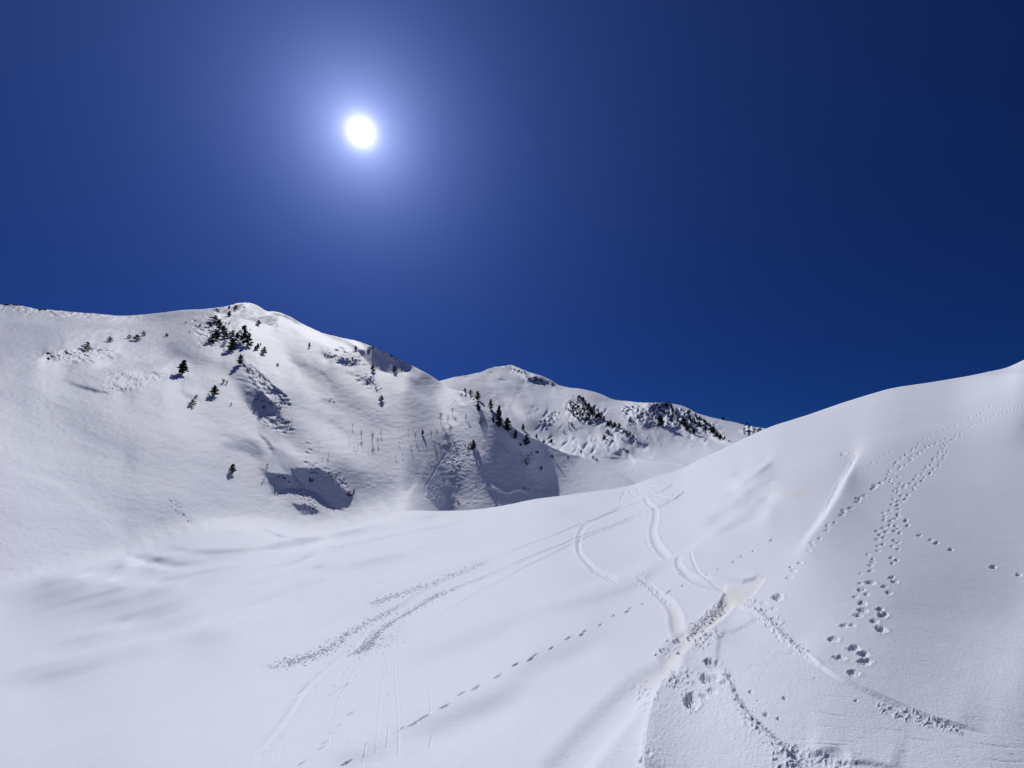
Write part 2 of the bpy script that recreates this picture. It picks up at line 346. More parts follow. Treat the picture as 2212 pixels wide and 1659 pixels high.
A.crumble(zC((1700, 1450), (1850, 1520), (1900, 1700), (1700, 1700), (1680, 1560)), 6, 9, 10)
A.crumble(zC((870, 950), (1060, 930), (1080, 1040), (880, 1090)), 6, 7, 5)
# the diagonal ridge with its cut edge on the right
ridge1 = curve(zC((1430, 392), (1560, 430), (1690, 540), (1820, 660), (1960, 780), (2100, 880)))
A.trench(ridge1, 5, -3.5, 0, rough=.2, taper=.06, w2=4, d2=-2)
A.crumble(zC((1540, 400), (1600, 400), (1800, 600), (2000, 770), (1960, 800), (1700, 620), (1560, 480)), 4, 5, 4)
ridge2 = curve(zF((420, 720), (520, 815), (640, 925), (800, 1025), (1000, 1112), (1200, 1200), (1400, 1285), (1600, 1345), (1870, 1405)))
A.lip(ridge2, 6, 70, side=-1, sharp=3.0)
A.trench([(x, y + 3) for x, y in ridge2], 3, 1.6, .25, taper=.3)
A.crumble(zF((1050, 1180), (1250, 1230), (1650, 1360), (1700, 1420), (1300, 1330), (1060, 1250)), 6, 6, 6)
A.crumble(zF((200, 560), (330, 520), (370, 600), (260, 610)), 4, 4, 4)
rs = random.Random(3)
for k in range(34):           # wind-scoured scratches of the lower right
    x = rs.uniform(1730, 2230); y = 1500 + (x - 1700) * .14 + rs.uniform(-6, 150); l = rs.uniform(14, 75)
    A.trench([(x, y), (x + l * .5, y + l * .055), (x + l, y + l * .13)], rs.uniform(.8, 1.5), rs.uniform(.5, 1.3), .3, taper=.45)
for (a, b) in (((520, 1240), (880, 1300)), ((600, 1355), (730, 1375)), ((1240, 1440), (1500, 1470)), ((1700, 1470), (2200, 1530)), ((1780, 1600), (2200, 1630)), ((480, 1500), (900, 1525)), ((1210, 1545), (1320, 1552)), ((400, 1440), (560, 1470))):
    A.trench(zF(a, ((a[0] + b[0]) / 2, (a[1] + b[1]) / 2 + 6), b), 1.7, 1.5, .4, taper=.45)
# slumped wall at the bottom edge
A.trench(curve(zF((400, 1540), (520, 1610), (640, 1640), (760, 1600), (800, 1690))), 15, 5, .3, taper=.1)
A.lip(curve(zF((500, 1555), (640, 1575), (800, 1640), (1000, 1650), (1250, 1700))), 5, 60, side=-1, sharp=5)
A.crumble(zF((340, 1480), (560, 1540), (900, 1640), (900, 1760), (380, 1760)), 2.2, 6, 8)

# --- ski tracks on the lower left
T1 = curve(zS((1990, -20), (1700, 112), (1440, 240), (1290, 335), (1130, 432), (1040, 510), (940, 630), (850, 705), (700, 830), (560, 970), (420, 1180), (300, 1330), (170, 1540)))
A.trench(T1, 3.0, 2.4, .8, w2=8, d2=4.0, taper=.1)
T3 = curve(zS((2240, -12), (1900, 112), (1640, 222), (1450, 305), (1280, 402), (1100, 520), (1010, 600)))
A.trench(T3, 1.6, 2.2, .4, w2=2.2)
A.trench(curve(zS((2260, 15), (1950, 190), (1800, 262), (1640, 370), (1530, 432), (1430, 512))), 1.3, 1.6, .4)
for pts, w, d in (((( 1110, 640), (1132, 830), (1110, 1000), (1090, 1200), (1060, 1540)), 2.2, 1.5), (((1220, 600), (1215, 850), (1230, 1050), (1237, 1300), (1230, 1540)), 2.4, 1.7),
    (((1010, 700), (930, 790), (870, 920), (810, 1010), (780, 1130), (750, 1230), (725, 1440)), 2.0, 1.7), (((1010, 1330), (992, 1420), (970, 1512)), 1.7, 3.2), (((1167, 1210), (1160, 1300), (1146, 1410)), 1.6, 2.8),
    (((880, 1330), (850, 1420)), 1.4, 2.0), (((600, 890), (500, 1000), (440, 1010)), 1.5, 1.3), (((370, 1300), (260, 1410), (220, 1460)), 2.2, 2.6), (((900, 900), (740, 1000), (690, 1030)), 1.2, 1.5),
    (((1462, 960), (1470, 1150)), 1.3, 2.2), (((1475, 1290), (1468, 1400)), 2.4, 2.0), (((520, 1080), (390, 1330), (370, 1519)), 3.5, .9)):
    A.trench(curve(zS(*pts)), w, d * 1.5, .2, taper=.2, rough=.4)
# lines crossing higher up
for pts, w, d in (((( 1350, 90), (1240, 160), (1080, 232), (940, 285), (840, 320), (700, 382), (540, 440), (330, 530), (150, 600), (-20, 672)), 1.15, 1.3),
    (((1400, 172), (1300, 250), (1160, 318), (1000, 370), (830, 440), (650, 500), (400, 600), (-20, 770)), 1.2, 1.5), (((1230, 290), (1000, 388), (830, 455), (600, 545), (300, 690), (-20, 862)), 1.1, 1.2),
    (((930, 170), (900, 220), (890, 260)), 1.1, 1.2), (((960, 150), (990, 200), (1070, 180)), 1.0, 1.1), (((1010, 130), (1040, 190), (960, 230)), 1.0, 1.1), (((1080, 105), (1120, 130), (1190, 130)), 1.0, 1.1),
    (((1120, 190), (1290, 215), (1310, 180)), 1.1, 1.3), (((1410, 160), (1340, 220), (1260, 260)), 1.5, 1.8), (((1200, 95), (1350, 85), (1420, 82)), 1.0, .9)):
    A.trench(curve(zT(*pts)), w, d * 1.5, .5, taper=.06, rough=.3)
A.lip(curve(zW((1800, 650), (1960, 620), (2060, 555), (2120, 530))), 2.2, 7, side=1, sharp=1.2)
for a, b in (((1100, 1160), (1140, 1140)), ((380, 1075), (640, 1010)), ((400, 1540), (1300, 1240)), ((1430, 480), (1500, 500))):
    A.trench(zW(a, ((a[0] + b[0]) / 2, (a[1] + b[1]) / 2 + 5), b), .9, .7, .5, taper=.3, rough=.8)
# hare trail: long narrow punches
for i, (x, y, w) in enumerate([(p[0], p[1], q) for p, q in
        [(zT(a)[0], b) for a, b in (((1580, 840), 3.4), ((1670, 797), 3), ((1790, 735), 4), ((1850, 692), 4), ((1945, 650), 3), ((2090, 560), 5), ((1390, 928), 4), ((1290, 970), 5), ((1265, 990), 5), ((1068, 1077), 4.6), ((970, 1115), 5), ((948, 1140), 6), ((840, 1173), 4.6),
         ((735, 1245), 5), ((610, 1295), 6), ((590, 1320), 7), ((480, 1350), 6.5), ((348, 1427), 6.5), ((215, 1485), 7), ((185, 1512), 8), ((60, 1557), 6))] +
        [(zS(a)[0], b) for a, b in (((2195, 745), 8), ((2085, 783), 7), ((1955, 867), 8), ((1812, 938), 8), ((1790, 955), 9), ((1690, 992), 10), ((1565, 1087), 12), ((1410, 1170), 13), ((1345, 1212), 12), ((1258, 1247), 6), ((1165, 998), 5),
         ((885, 1135), 9), ((800, 1225), 5), ((745, 1270), 5), ((690, 1352), 7), ((668, 1392), 7), ((530, 1500), 11), ((850, 1500), 13))]]):
    A.dent(x, y, w, 1.35 if w < 8 else 1.7, 2.6 if w < 6 else 3.6, ang=-0.50, rim=.3)
# fox and hare prints climbing the right flank
prints = []
for q in ((2200, 385), (2170, 397), (2140, 405), (2110, 415), (2080, 425), (2050, 433), (2020, 445), (1985, 455), (1960, 465), (1925, 475), (1890, 485), (1880, 497), (1850, 510), (1820, 525), (1795, 545), (1775, 555), (1755, 575),
          (2180, 330), (2110, 340), (2060, 352), (2010, 365), (1985, 375), (1950, 388), (1925, 408), (1900, 420), (1880, 435), (1850, 450), (1790, 468), (1735, 495), (1690, 525), (1640, 545), (1595, 568), (1555, 580), (1500, 605), (1470, 635), (1440, 645), (1400, 680), (1385, 713), (1355, 722), (1350, 737),
          (1725, 595), (1690, 600), (1720, 610), (1680, 630), (1610, 632), (1660, 640), (1650, 652), (1625, 665), (1640, 672), (1575, 657), (1540, 665), (1530, 678), (1600, 680), (1610, 695), (1580, 700), (1590, 713), (1490, 695), (1465, 710), (1455, 702), (1435, 738), (1400, 750), (1405, 760), (1620, 745), (1590, 743), (1560, 745),
          (1555, 760), (1600, 775), (1300, 765), (1355, 775), (1375, 785), (1335, 795), (1350, 798), (1340, 812), (1270, 790), (1300, 770), (1230, 822), (1220, 832), (1250, 828), (1215, 848), (1265, 850), (1300, 845), (1260, 862), (1250, 876), (1550, 788), (1520, 797), (1515, 810), (1595, 798), (1565, 825),
          (1495, 845), (1460, 852), (1465, 867), (1445, 883), (1555, 850), (1520, 880), (1430, 915), (1385, 930), (1495, 905), (1490, 915), (1370, 958), (1450, 940), (1430, 965), (1425, 975), (1340, 995), (1385, 1003), (1360, 1025), (1370, 1037), (1175, 885), (1190, 897), (1165, 917), (1215, 910), (1160, 948), (1185, 957), (1155, 965),
          (1185, 977), (1245, 940), (1210, 993), (1262, 993), (1295, 1008), (1240, 1030), (1210, 1045), (1245, 1052), (1290, 1022), (1265, 1080), (1320, 1072), (1205, 1102), (1255, 1115), (1240, 1122), (1275, 1118), (1300, 1102), (1195, 1143), (1250, 1145), (1235, 1155), (1180, 1192), (1130, 1212), (1245, 1180),
          (1240, 1222), (1250, 1235), (1140, 1238), (1135, 1263), (1220, 1255), (1185, 1270), (1310, 1262), (1300, 1272), (1315, 1306), (1135, 1322), (1180, 1303), (1225, 1308), (1245, 1322), (1080, 1347), (1150, 1352), (1220, 1342), (1255, 1360), (1100, 1378), (1130, 1397), (1085, 1413)):
    prints.append((*zH(q)[0], max(2.0, 1.9 + (q[1] - 380) * .0027)))
for q in ((1215, 1420), (1240, 1435), (1200, 1467), (1240, 1490), (1125, 1453), (1090, 1468), (1090, 1505), (1015, 1535), (1050, 1570), (1050, 1590), (1030, 1617), (1190, 1558), (1235, 1578), (1200, 1602),
          (1405, 1378), (1495, 1410), (1535, 1435), (1640, 1487), (1960, 1617), (930, 907), (985, 870), (1020, 850), (1045, 828), (1085, 812), (1110, 787), (1150, 765), (1185, 745),
          (1110, 987), (1065, 1002), (1065, 1014), (1045, 1028), (985, 1077), (935, 1095), (950, 1103), (930, 1123), (875, 1172), (820, 1190), (830, 1202), (812, 1226), (758, 1284), (700, 1305), (712, 1318), (695, 1348),
          (638, 1413), (580, 1443), (590, 1463), (558, 1503), (492, 1600), (420, 1636)):
    prints.append((*zH(q)[0], 4.6 if q[1] > 950 else 2.0))
for (a, b, w) in ((476, 131, 5), (406, 167, 4), (430, 193, 6), (396, 247, 6.5), (208, 437, 6), (235, 490, 5), (285, 478, 6), (235, 598, 5), (290, 662, 4), (330, 720, 4), (930, 207, 4), (1003, 190, 5), (1160, 238, 6), (1180, 267, 7), (1000, 275, 8),
      (930, 285, 5), (1105, 303, 6), (935, 333, 8), (975, 365, 6), (1140, 350, 7), (890, 383, 5), (940, 430, 8), (1070, 475, 8), (945, 487, 9), (1095, 515, 10), (910, 523, 8), (1030, 567, 8), (805, 602, 7), (865, 600, 7), (1085, 625, 12),
      (725, 713, 10), (515, 785, 5), (413, 812, 4), (2110, 204, 6), (1915, 151, 6), (1600, 20, 5), (590, 1000, 3), (360, 1150, 4), (220, 1275, 5), (312, 1305, 4), (898, 1167, 4), (105, 1105, 5), (168, 1170, 3)):
    prints.append((*zF((a, b))[0], w))
rp = random.Random(9)
for (x, y, w) in prints: A.dent(x, y, w * rp.uniform(.85, 1.2), max(1.4, w * .45), w * .48, ang=rp.uniform(-.15, .2), rim=.3)
for (a, b, w, h) in ((880, 780, 15, 11), (955, 822, 14, 10), (965, 885, 17, 10), (770, 860, 16, 9), (880, 980, 15, 10), (310, 388, 11, 8)):
    A.dent(*zF((a, b))[0], w * .68, h * .56, h * .5, rim=.3)
for (a, b, w, h, d) in ((1735, 312, 10, 6, 6), (1215, 862, 12, 7, 10), (1180, 985, 13, 9, 12), (1250, 985, 8, 7, 7), (1050, 1165, 13, 13, 15), (1315, 1022, 9, 5, 5), (1220, 1088, 9, 5, 5), (1150, 1125, 9, 4, 4), (1340, 962, 7, 3, 4), (915, 1085, 7, 3, 3),
      (1640, 1250, 5, 4, 4), (1525, 1068, 4, 3, 3), (1790, 1118, 4, 3, 3), (1740, 1283, 3, 3, 3), (690, 1640, 10, 8, 10), (1165, 1010, 6, 4, 5)):
    A.dent(*zC((a, b))[0], w, h, d, rim=.22)
# trough of the old trail up the right flank
GH = curve(zH((960, 715), (905, 810), (840, 930), (770, 1040), (710, 1150), (680, 1210), (640, 1280)))
A.trench(GH, 3.2, 1.7, .6, taper=.25, rough=.5)
A.trench(curve(zH((920, 745), (880, 770), (800, 768))), 3, 2.2, .5, rough=.5)
dust(curve(zH((960, 730), (880, 768), (700, 790))), 6, .7); dust(curve(zH((280, 1020), (400, 1070), (480, 1075), (590, 1020))), 6, .8)
dust(curve(zH((770, 1050), (740, 1100))), 4, .6)

# ------------------------------------------------------------------ mountain spur
xb = columns(-24, 1440, 1.7, -480)
offs = 20 * sstep(860, 960, xb)
lowB = crA(xb) + offs
B = Sheet(xb, lowB, np.minimum(crB(xb), lowB - 12), 290)
dAc = np.interp(xb, A.xs, A.dz[-1]) * (1 - sstep(860, 950, xb))
joint = [(x, float(crA(np.array([x]))[0]), float(np.interp(x, A.xs, A.R[-1]))) for x in range(-450, 885, 30)]
def tanel(x, y):
    q = ray(x, y); return float(q[2] / np.hypot(q[0], q[1]))
chain = []
for x_, y_, r_ in joint:
    top = float(crB(np.array([x_]))[0])
    sl_ = [float(np.interp(x_, (-450, 0, 300, 530, 700, 870), q)) for q in ((.40, .42, .43, .44, .45, .46), (.41, .42, .43, .46, .46, .48), (.38, .37, .38, .45, .42, .45), (.31, .295, .36, .43, .40, .44), (.36, .36, .40, .42, .395, .43))]
    steps = [(y_ - 12, .04), (y_ - 30, .22), (y_ - 60, .36), (1000, sl_[0]), (850, sl_[1]), (max(760, top + 30), sl_[2])] + ([(720, sl_[3])] if top < 700 else []) + [(top, sl_[4])]
    z_ = r_ * tanel(x_, y_)
    for yy, sp in steps:
        if yy > y_ - 12: continue
        t1 = tanel(x_, yy); r1 = (z_ - sp * r_) / (t1 - sp) if t1 - sp < -.015 else r_ * 1.3
        z_ = r1 * t1; r_ = r1; chain.append((x_, yy, r1))
B.distances(joint + chain + [
    (960, 1124, 204), (960, 1070, 224), (960, 1000, 250), (960, 900, 318), (960, 830, 420), (1030, 1110, 207), (1030, 1000, 238), (1030, 862, 330), (1100, 1112, 206), (1100, 1000, 238), (1100, 910, 280), (1145, 1105, 209), (1145, 1000, 245), (1145, 948, 276),
    (1180, 1100, 212), (1180, 1000, 264), (1180, 958, 304), (1220, 1090, 220), (1220, 1000, 296), (1220, 975, 326), (1250, 1085, 226), (1250, 1030, 278), (1250, 986, 345), (1345, 1075, 245), (1345, 1024, 312), (1450, 1100, 252), (1450, 1070, 292)],
    lambda x, y: x / 300.0, lambda x, y: y / 300.0, reg=1.5e-3)
face = [(988, 872), (1030, 880), (1062, 900), (1095, 930), (1125, 965), (1145, 1010), (1165, 1062), (1145, 1100), (1060, 1112), (985, 1112), (945, 1090), (965, 1050), (985, 1010), (962, 960), (975, 920)]
B.fill(B.p, face, .95, 8, rag=5)
for pts, w, a in ((((1100, 890), (1160, 1080)), 5, -.6), (((1265, 830), (1330, 1000), (1350, 1140)), 9, -.75), (((1390, 1130), (1380, 1270)), 3, -.6), (((1490, 1100), (1560, 1230), (1640, 1340)), 6, -.6), (((920, 930), (1010, 1130)), 3, -.4),
    (((1160, 950), (1260, 1090), (1330, 1190)), 5, -.35), (((790, 900), (960, 1150), (1080, 1350)), 6, -.25), (((800, 1290), (980, 1420)), 8, -.5)):
    B.stroke(B.p, curve(zN(*pts)), w, a * 1.6, taper=.3)
shadows = [([(771, 757), (806, 748), (855, 768), (887, 790), (880, 802), (850, 808), (820, 800), (796, 785)], .7, 4),
    ([(530, 844), (562, 842), (600, 879), (590, 890), (557, 899), (543, 889), (530, 867)], 1.2, 2.5),
    ([(577, 1018), (621, 1025), (656, 1053), (617, 1053), (595, 1071), (587, 1063), (579, 1035)], 1.0, 2.0),
    ([(629, 1014), (692, 1012), (730, 1045), (762, 1071), (744, 1102), (712, 1091), (692, 1067), (662, 1055), (637, 1027)], 1.0, 2.0),
    ([(631, 1087), (662, 1089), (688, 1105), (660, 1113)], .7, 3), ([(560, 936), (577, 946), (588, 963), (588, 971), (575, 956)], .8, 2.5),
    (zP((570, 225), (780, 200), (860, 240), (840, 285), (750, 285)), .35, 4), (zP((330, 170), (420, 130), (560, 105), (580, 130), (470, 190), (370, 190)), .45, 4),
    (zL((360, 580), (480, 570), (640, 575), (700, 600), (560, 640), (490, 650), (430, 625), (330, 630)), .35, 3),
    (zN((800, 1300), (880, 1340), (910, 1390), (880, 1420), (820, 1370)), .6, 3), (zP((1270, 540), (1330, 520), (1330, 575), (1290, 580)), .6, 2.5), (zP((1400, 590), (1500, 580), (1600, 600), (1540, 640), (1440, 650)), .45, 3),
    (zP((1610, 760), (1700, 740), (1700, 800), (1650, 800)), .5, 3), (zN((905, 440), (1000, 470), (990, 500), (930, 500)), .5, 3), (zN((720, 1080), (900, 1060), (1000, 1200), (900, 1260), (780, 1180)), .3, 6)]
for pts, a, sft in shadows: B.fill(B.p, pts, a, sft, rag=2.0)
for pts, w, a in ((((380, 600), (450, 660), (520, 780), (600, 860)), 12, .22), (((560, 1260), (660, 1320), (780, 1430)), 8, .3), (((600, 1200), (760, 1290), (880, 1340), (960, 1360)), 6, -.15),
    (((720, 1500), (760, 1600)), 6, .25), (((900, 1480), (1020, 1640)), 6, .15), (((350, 420), (600, 540), (760, 640)), 5, .05), (((990, 620), (1160, 640)), 8, .18), (((1230, 930), (1370, 960)), 5, .2),
    (((1200, 1100), (1330, 1250), (1500, 1500)), 14, -.08), (((1900, 1080), (2000, 1300), (1960, 1600)), 18, .08), (((2080, 720), (2212, 790)), 10, .2), (((1450, 690), (1550, 720)), 4, .2), (((800, 180), (950, 215), (1060, 270)), 2.5, .3), (((880, 200), (1000, 250), (1300, 350)), 4, .15),
    (((1240, 700), (1300, 720)), 3, .25), (((1300, 760), (1350, 770)), 3, .2), (((1560, 640), (1640, 760), (1740, 860)), 10, .12), (((0, 780), (60, 720)), 3, .3)):
    B.stroke(B.p, curve(zP(*pts)), w, a, taper=.3)
for pts, w, a in ((((500, 800), (700, 860), (880, 905)), 4, .4), (((640, 850), (790, 880), (880, 905)), 2.5, .3), (((950, 770), (1090, 780)), 3, .25), (((880, 850), (1060, 875)), 2.2, .35), (((1100, 720), (1350, 745)), 2.2, .25),
    (((1440, 900), (1600, 960)), 4, .3), (((0, 610), (300, 640), (600, 660)), 8, .06), (((1300, 560), (1600, 620), (1850, 690)), 12, .14), (((1450, 640), (1640, 670), (1800, 720)), 6, .1), (((0, 720), (500, 690), (900, 600)), 9, -.05),
    (((760, 1160), (1200, 1200), (1700, 1260)), 20, -.04), (((1750, 1240), (1950, 1300), (2120, 1410)), 10, .3), (((1700, 1250), (1900, 1280), (2080, 1360)), 5, -.12), (((720, 420), (900, 405)), 2, .06), (((0, 205), (180, 215)), 3, .2), (((240, 225), (400, 240)), 2.5, .25),
    (((820, 560), (960, 590)), 3, .2), (((740, 560), (900, 600)), 3, .25), (((300, 930), (390, 950)), 1.2, .2)):
    B.stroke(B.p, curve(zL(*pts)), w, a, taper=.3)
# gully highlight and valley creases on the left
for pts, w, a in ((((0, 100), (300, 160), (500, 290), (650, 400), (800, 520), (860, 540)), 8, -.07), (((100, 0), (500, 160), (800, 340), (1000, 500)), 30, .05), (((620, 380), (720, 440)), 2.5, .12), (((0, 250), (250, 330), (450, 480)), 26, -.035)):
    B.stroke(B.p, curve(zW(*pts)), w, a, taper=.25)
# the large forms of the spur: the bright lane right of the rib, the shaded bowls and shoulders
for pts, w, a in (([(560, 700), (610, 800), (680, 900), (790, 1010), (850, 1070)], 26, -.10), ([(500, 720), (520, 800), (560, 900), (600, 1000)], 16, .12), ([(-100, 850), (80, 880), (250, 960), (400, 1050)], 50, .10), ([(250, 1060), (330, 1110), (450, 1100)], 30, .10),
    ([(700, 1000), (780, 1040), (870, 1050)], 26, .14), ([(640, 760), (720, 830), (800, 900), (880, 930)], 24, .10), ([(880, 840), (940, 880), (960, 940)], 14, -.10), ([(410, 720), (440, 800), (450, 880), (470, 960)], 22, .07), ([(340, 760), (370, 860), (400, 960)], 24, -.05),
    ([(620, 690), (700, 735), (780, 765)], 8, -.10), ([(0, 700), (150, 705), (330, 705), (430, 695)], 9, -.05), ([(-50, 790), (120, 800), (240, 790)], 12, .08), ([(180, 800), (300, 790), (420, 770)], 8, -.06), ([(470, 960), (530, 970), (580, 1000)], 9, .22), ([(590, 930), (640, 980), (700, 1010)], 12, -.10),
    ([(850, 950), (900, 1010), (930, 1080)], 14, .14), ([(930, 960), (900, 1040), (860, 1095)], 7, -.14), ([(730, 720), (800, 760), (870, 800), (930, 830)], 5, -.12), ([(600, 830), (700, 900), (800, 960)], 12, .06)):
    B.stroke(B.p, curve(pts), w, a * 1.45, taper=.3)
# drift ribs: short streaks where the crust is combed over buried scrub
rr = random.Random(12)
def ribs(poly, n, l0, l1, ang, w0, w1, amp):
    P = np.array(poly); c = 0
    while c < n:
        x = rr.uniform(P[:, 0].min(), P[:, 0].max()); y = rr.uniform(P[:, 1].min(), P[:, 1].max())
        if float(poly_sd(np.array([x]), np.array([y]), poly)[0]) < 0: continue
        c += 1; l = rr.uniform(l0, l1); a = ang + rr.uniform(-.25, .25); dx, dy = l * math.cos(a) / 2, l * math.sin(a) / 2; w = rr.uniform(w0, w1)
        k = 1.7 * amp * rr.uniform(.6, 1.3)
        B.stroke(B.p, [(x - dx, y - dy), (x, y - l * .03), (x + dx, y + dy)], w, k, taper=.4)
        B.stroke(B.p, [(x - dx, y - dy + 2.2 * w), (x, y - l * .03 + 2.2 * w), (x + dx, y + dy + 2.2 * w)], w, -k * .45, taper=.4)
ribs(zP((540, 560), (640, 620), (940, 900), (1020, 1010), (900, 960), (700, 840), (560, 680)), 80, 8, 26, .35, .9, 1.6, .45)
ribs(zP((560, 700), (900, 1080), (1040, 1210), (900, 1230), (600, 900), (480, 760)), 44, 14, 40, .12, 1.1, 2.0, .30)
ribs(zP((160, 180), (600, 230), (700, 480), (460, 520), (100, 420)), 40, 8, 28, .15, .9, 1.6, .28)
ribs(zP((1130, 1260), (1250, 1500), (1400, 1600), (1300, 1650), (1100, 1500)), 40, 5, 16, .25, .8, 1.4, .4)
ribs(zO((850, 250), (1190, 300), (1340, 480), (1180, 430), (900, 330)), 26, 5, 14, .4, .8, 1.3, .5)
ribs(zO((560, 340), (800, 470), (1000, 700), (900, 740), (700, 560), (520, 400)), 34, 5, 14, .4, .8, 1.3, .5)
ribs(zP((1260, 480), (1560, 480), (1720, 820), (1620, 840), (1400, 640)), 36, 6, 18, .25, .9, 1.6, .4)
ribs(zN((880, 900), (1060, 900), (1060, 1020), (900, 1160), (800, 1000)), 34, 5, 16, .35, .8, 1.5, .4)
ribs(zN((1420, 900), (1560, 960), (1560, 1060), (1450, 1020)), 16, 5, 12, .5, .8, 1.4, .4)
ribs(zN((520, 140), (760, 290), (880, 400), (700, 330)), 20, 8, 20, .45, .8, 1.4, .3)
ribs(zL((280, 560), (900, 540), (920, 610), (650, 660), (300, 640)), 30, 8, 30, .1, .9, 1.6, .35)
ribs(zL((840, 740), (1120, 730), (1400, 760), (1050, 890), (820, 900)), 34, 10, 34, .12, .8, 1.5, .25)
ribs([(0, 660), (120, 668), (240, 680), (240, 690), (0, 672)], 20, 6, 18, .12, .8, 1.3, .3)
B.fill(B.rock, zN((625, 1230), (700, 1260), (880, 1440), (800, 1470), (610, 1340)), 1, 5)
B.integrate(0.03, joint=True)
amp = np.clip((B.Y * -1 + lowB[None, :]) / 24, 0, 1)
B.dz += dAc[None, :] * np.exp(-(B.Y[:1] - B.Y) / 40)
B.dz += amp * (0.55 * fbm(B.wx / 45, B.wy / 60, 4, 31) + B.S * 0.30 * fbm(B.X / 11 + .6 * fbm(B.X / 60, B.Y / 60, 2, 8), B.Y / 5.0, 3, 14))
B.dz += B.S * 2.2 * B.rock * np.maximum(fbm(B.X / 2.6, B.Y / 2.2, 2, 77), -.2)
for poly, am, ce in ((zP((530, 570), (640, 620), (800, 760), (960, 930), (1020, 1010), (860, 980), (700, 860), (600, 740)), 2.4, 4.0), (zP((560, 1050), (900, 1080), (1040, 1210), (900, 1230), (760, 1160)), 1.7, 4.0),
    (zO((520, 330), (820, 460), (1000, 700), (900, 740), (700, 520)), 2.2, 3.6), (zO((850, 250), (1190, 300), (1350, 500), (1180, 430), (900, 400)), 2.2, 3.6), (zP((1260, 490), (1560, 480), (1600, 640), (1400, 640)), 2.2, 4.2), (zP((1610, 660), (1700, 720), (1770, 870), (1640, 830)), 2.2, 4.0),
    (zN((900, 430), (1060, 480), (1130, 560), (1010, 560)), 2.0, 4.0), (zN((820, 860), (960, 840), (1060, 980), (900, 1250), (780, 1120)), 1.3, 4.5), (zN((1440, 960), (1540, 950), (1550, 1060), (1460, 1040)), 2.4, 3.6), (zL((300, 580), (520, 555), (720, 560), (920, 570), (700, 620), (480, 640)), 2.0, 4.2),
    (zL((840, 740), (1120, 730), (1400, 760), (1050, 890), (820, 890)), 1.3, 4.5), (zL((1680, 240), (1800, 200), (1960, 190), (1940, 225), (1760, 270)), 2.0, 4.0), (zP((570, 225), (780, 200), (860, 250), (830, 290), (700, 270)), 1.6, 4.0), (zP((230, 200), (520, 320), (640, 480), (420, 520), (200, 400)), 1.6, 4.5),
    ([(0, 655), (130, 668), (260, 680), (400, 668), (470, 660), (470, 668), (400, 676), (250, 690), (0, 672)], 0.8, 6.0), (zP((1100, 260), (1500, 390), (1480, 410), (1050, 270)), 1.2, 4.5)):
    B.crumble(poly, am, ce, 5)
B.crumble(face, 0.5, 9.0, 14, seed=23); B.crumble([(629, 1014), (692, 1012), (730, 1045), (762, 1071), (744, 1102), (692, 1067), (637, 1027)], 1.0, 5.0, 4, seed=29)
B.lip(curve(zN((1100, 1265), (1180, 1275), (1250, 1300), (1330, 1325), (1380, 1300), (1440, 1300), (1530, 1340))), 3.2, 9, side=-1, sharp=1.4, rough=.8)
for pts in (((690, 1085), (740, 1030), (790, 950)), ((600, 1340), (610, 1250), (680, 1130), (700, 1080))): B.trench(curve(zN(*pts)), 2.0, 1.2, .6, rough=.5)
for pts in (((820, 560), (880, 500), (910, 450)), ((1180, 1000), (1100, 900))): B.trench(curve(zN(*pts)), 1.2, 1.0, .5, rough=.5)
for k in range(26):
    x, y = zW((rr.uniform(1060, 1190), 0))[0][0], 0
    t = rr.random(); x, y = zW((1060 + 130 * t + rr.uniform(-25, 25), 270 + 160 * t + rr.uniform(-14, 14)))[0]
    B.dent(x, y, 2.6, 1.2, 1.5, ang=.6)

# ------------------------------------------------------------------ far mountain
xc = columns(880, 1760, 1.7)
lowC = np.maximum(np.minimum(crB(xc) + 16, crA(xc) + 22), crC(xc) + 14)
C = Sheet(xc, lowC, crC(xc), 165)
C.distances([(900, 850, 640), (960, 840, 700), (960, 819, 840), (1020, 870, 680), (1020, 806, 1000), (1095, 930, 560), (1095, 860, 760), (1095, 789, 1280), (1150, 965, 500), (1150, 900, 640), (1150, 806, 1120),
    (1200, 985, 420), (1200, 960, 540), (1200, 890, 720), (1200, 830, 1030), (1260, 1000, 350), (1260, 970, 500), (1260, 900, 650), (1260, 840, 940), (1330, 1035, 300), (1330, 1000, 440), (1330, 960, 540), (1330, 900, 680), (1330, 862, 860),
    (1400, 1050, 290), (1400, 1000, 430), (1400, 950, 560), (1400, 900, 670), (1400, 870, 800), (1450, 1030, 330), (1450, 980, 500), (1450, 930, 610), (1450, 877, 790), (1520, 1000, 400), (1520, 960, 540), (1520, 898, 740),
    (1600, 970, 480), (1600, 914, 690), (1700, 960, 520), (1700, 935, 620), (1780, 960, 540)], lambda x, y: x / 200.0, lambda x, y: y / 100.0, reg=1e-4)
for pts, a, sft in ((zK((1870, 670), (1960, 640), (1990, 660), (1900, 710)), .5, 2), (zN((1290, 210), (1350, 200), (1480, 260), (1478, 315), (1420, 280)), .55, 2.5), (zN((1495, 310), (1620, 300), (1730, 370), (1720, 388), (1560, 355)), .5, 2.5),
    (zK((800, 700), (870, 720), (990, 770), (960, 810), (900, 800), (820, 760)), .65, 3), (zK((690, 850), (780, 810), (840, 850), (870, 890), (740, 880)), .6, 2.5), (zK((860, 500), (1000, 560), (1080, 640), (950, 640), (830, 560)), .45, 4),
    (zK((1090, 600), (1300, 650), (1500, 730), (1480, 755), (1280, 690), (1130, 640)), .5, 3), (zK((1540, 690), (1700, 740), (1720, 775), (1560, 740)), .5, 3), (zK((940, 430), (1130, 430), (1160, 560), (1030, 540)), .35, 5),
    (zK((300, 500), (450, 520), (600, 570), (560, 600), (380, 570)), .2, 4)):
    C.fill(C.p, pts, a, sft, rag=2)
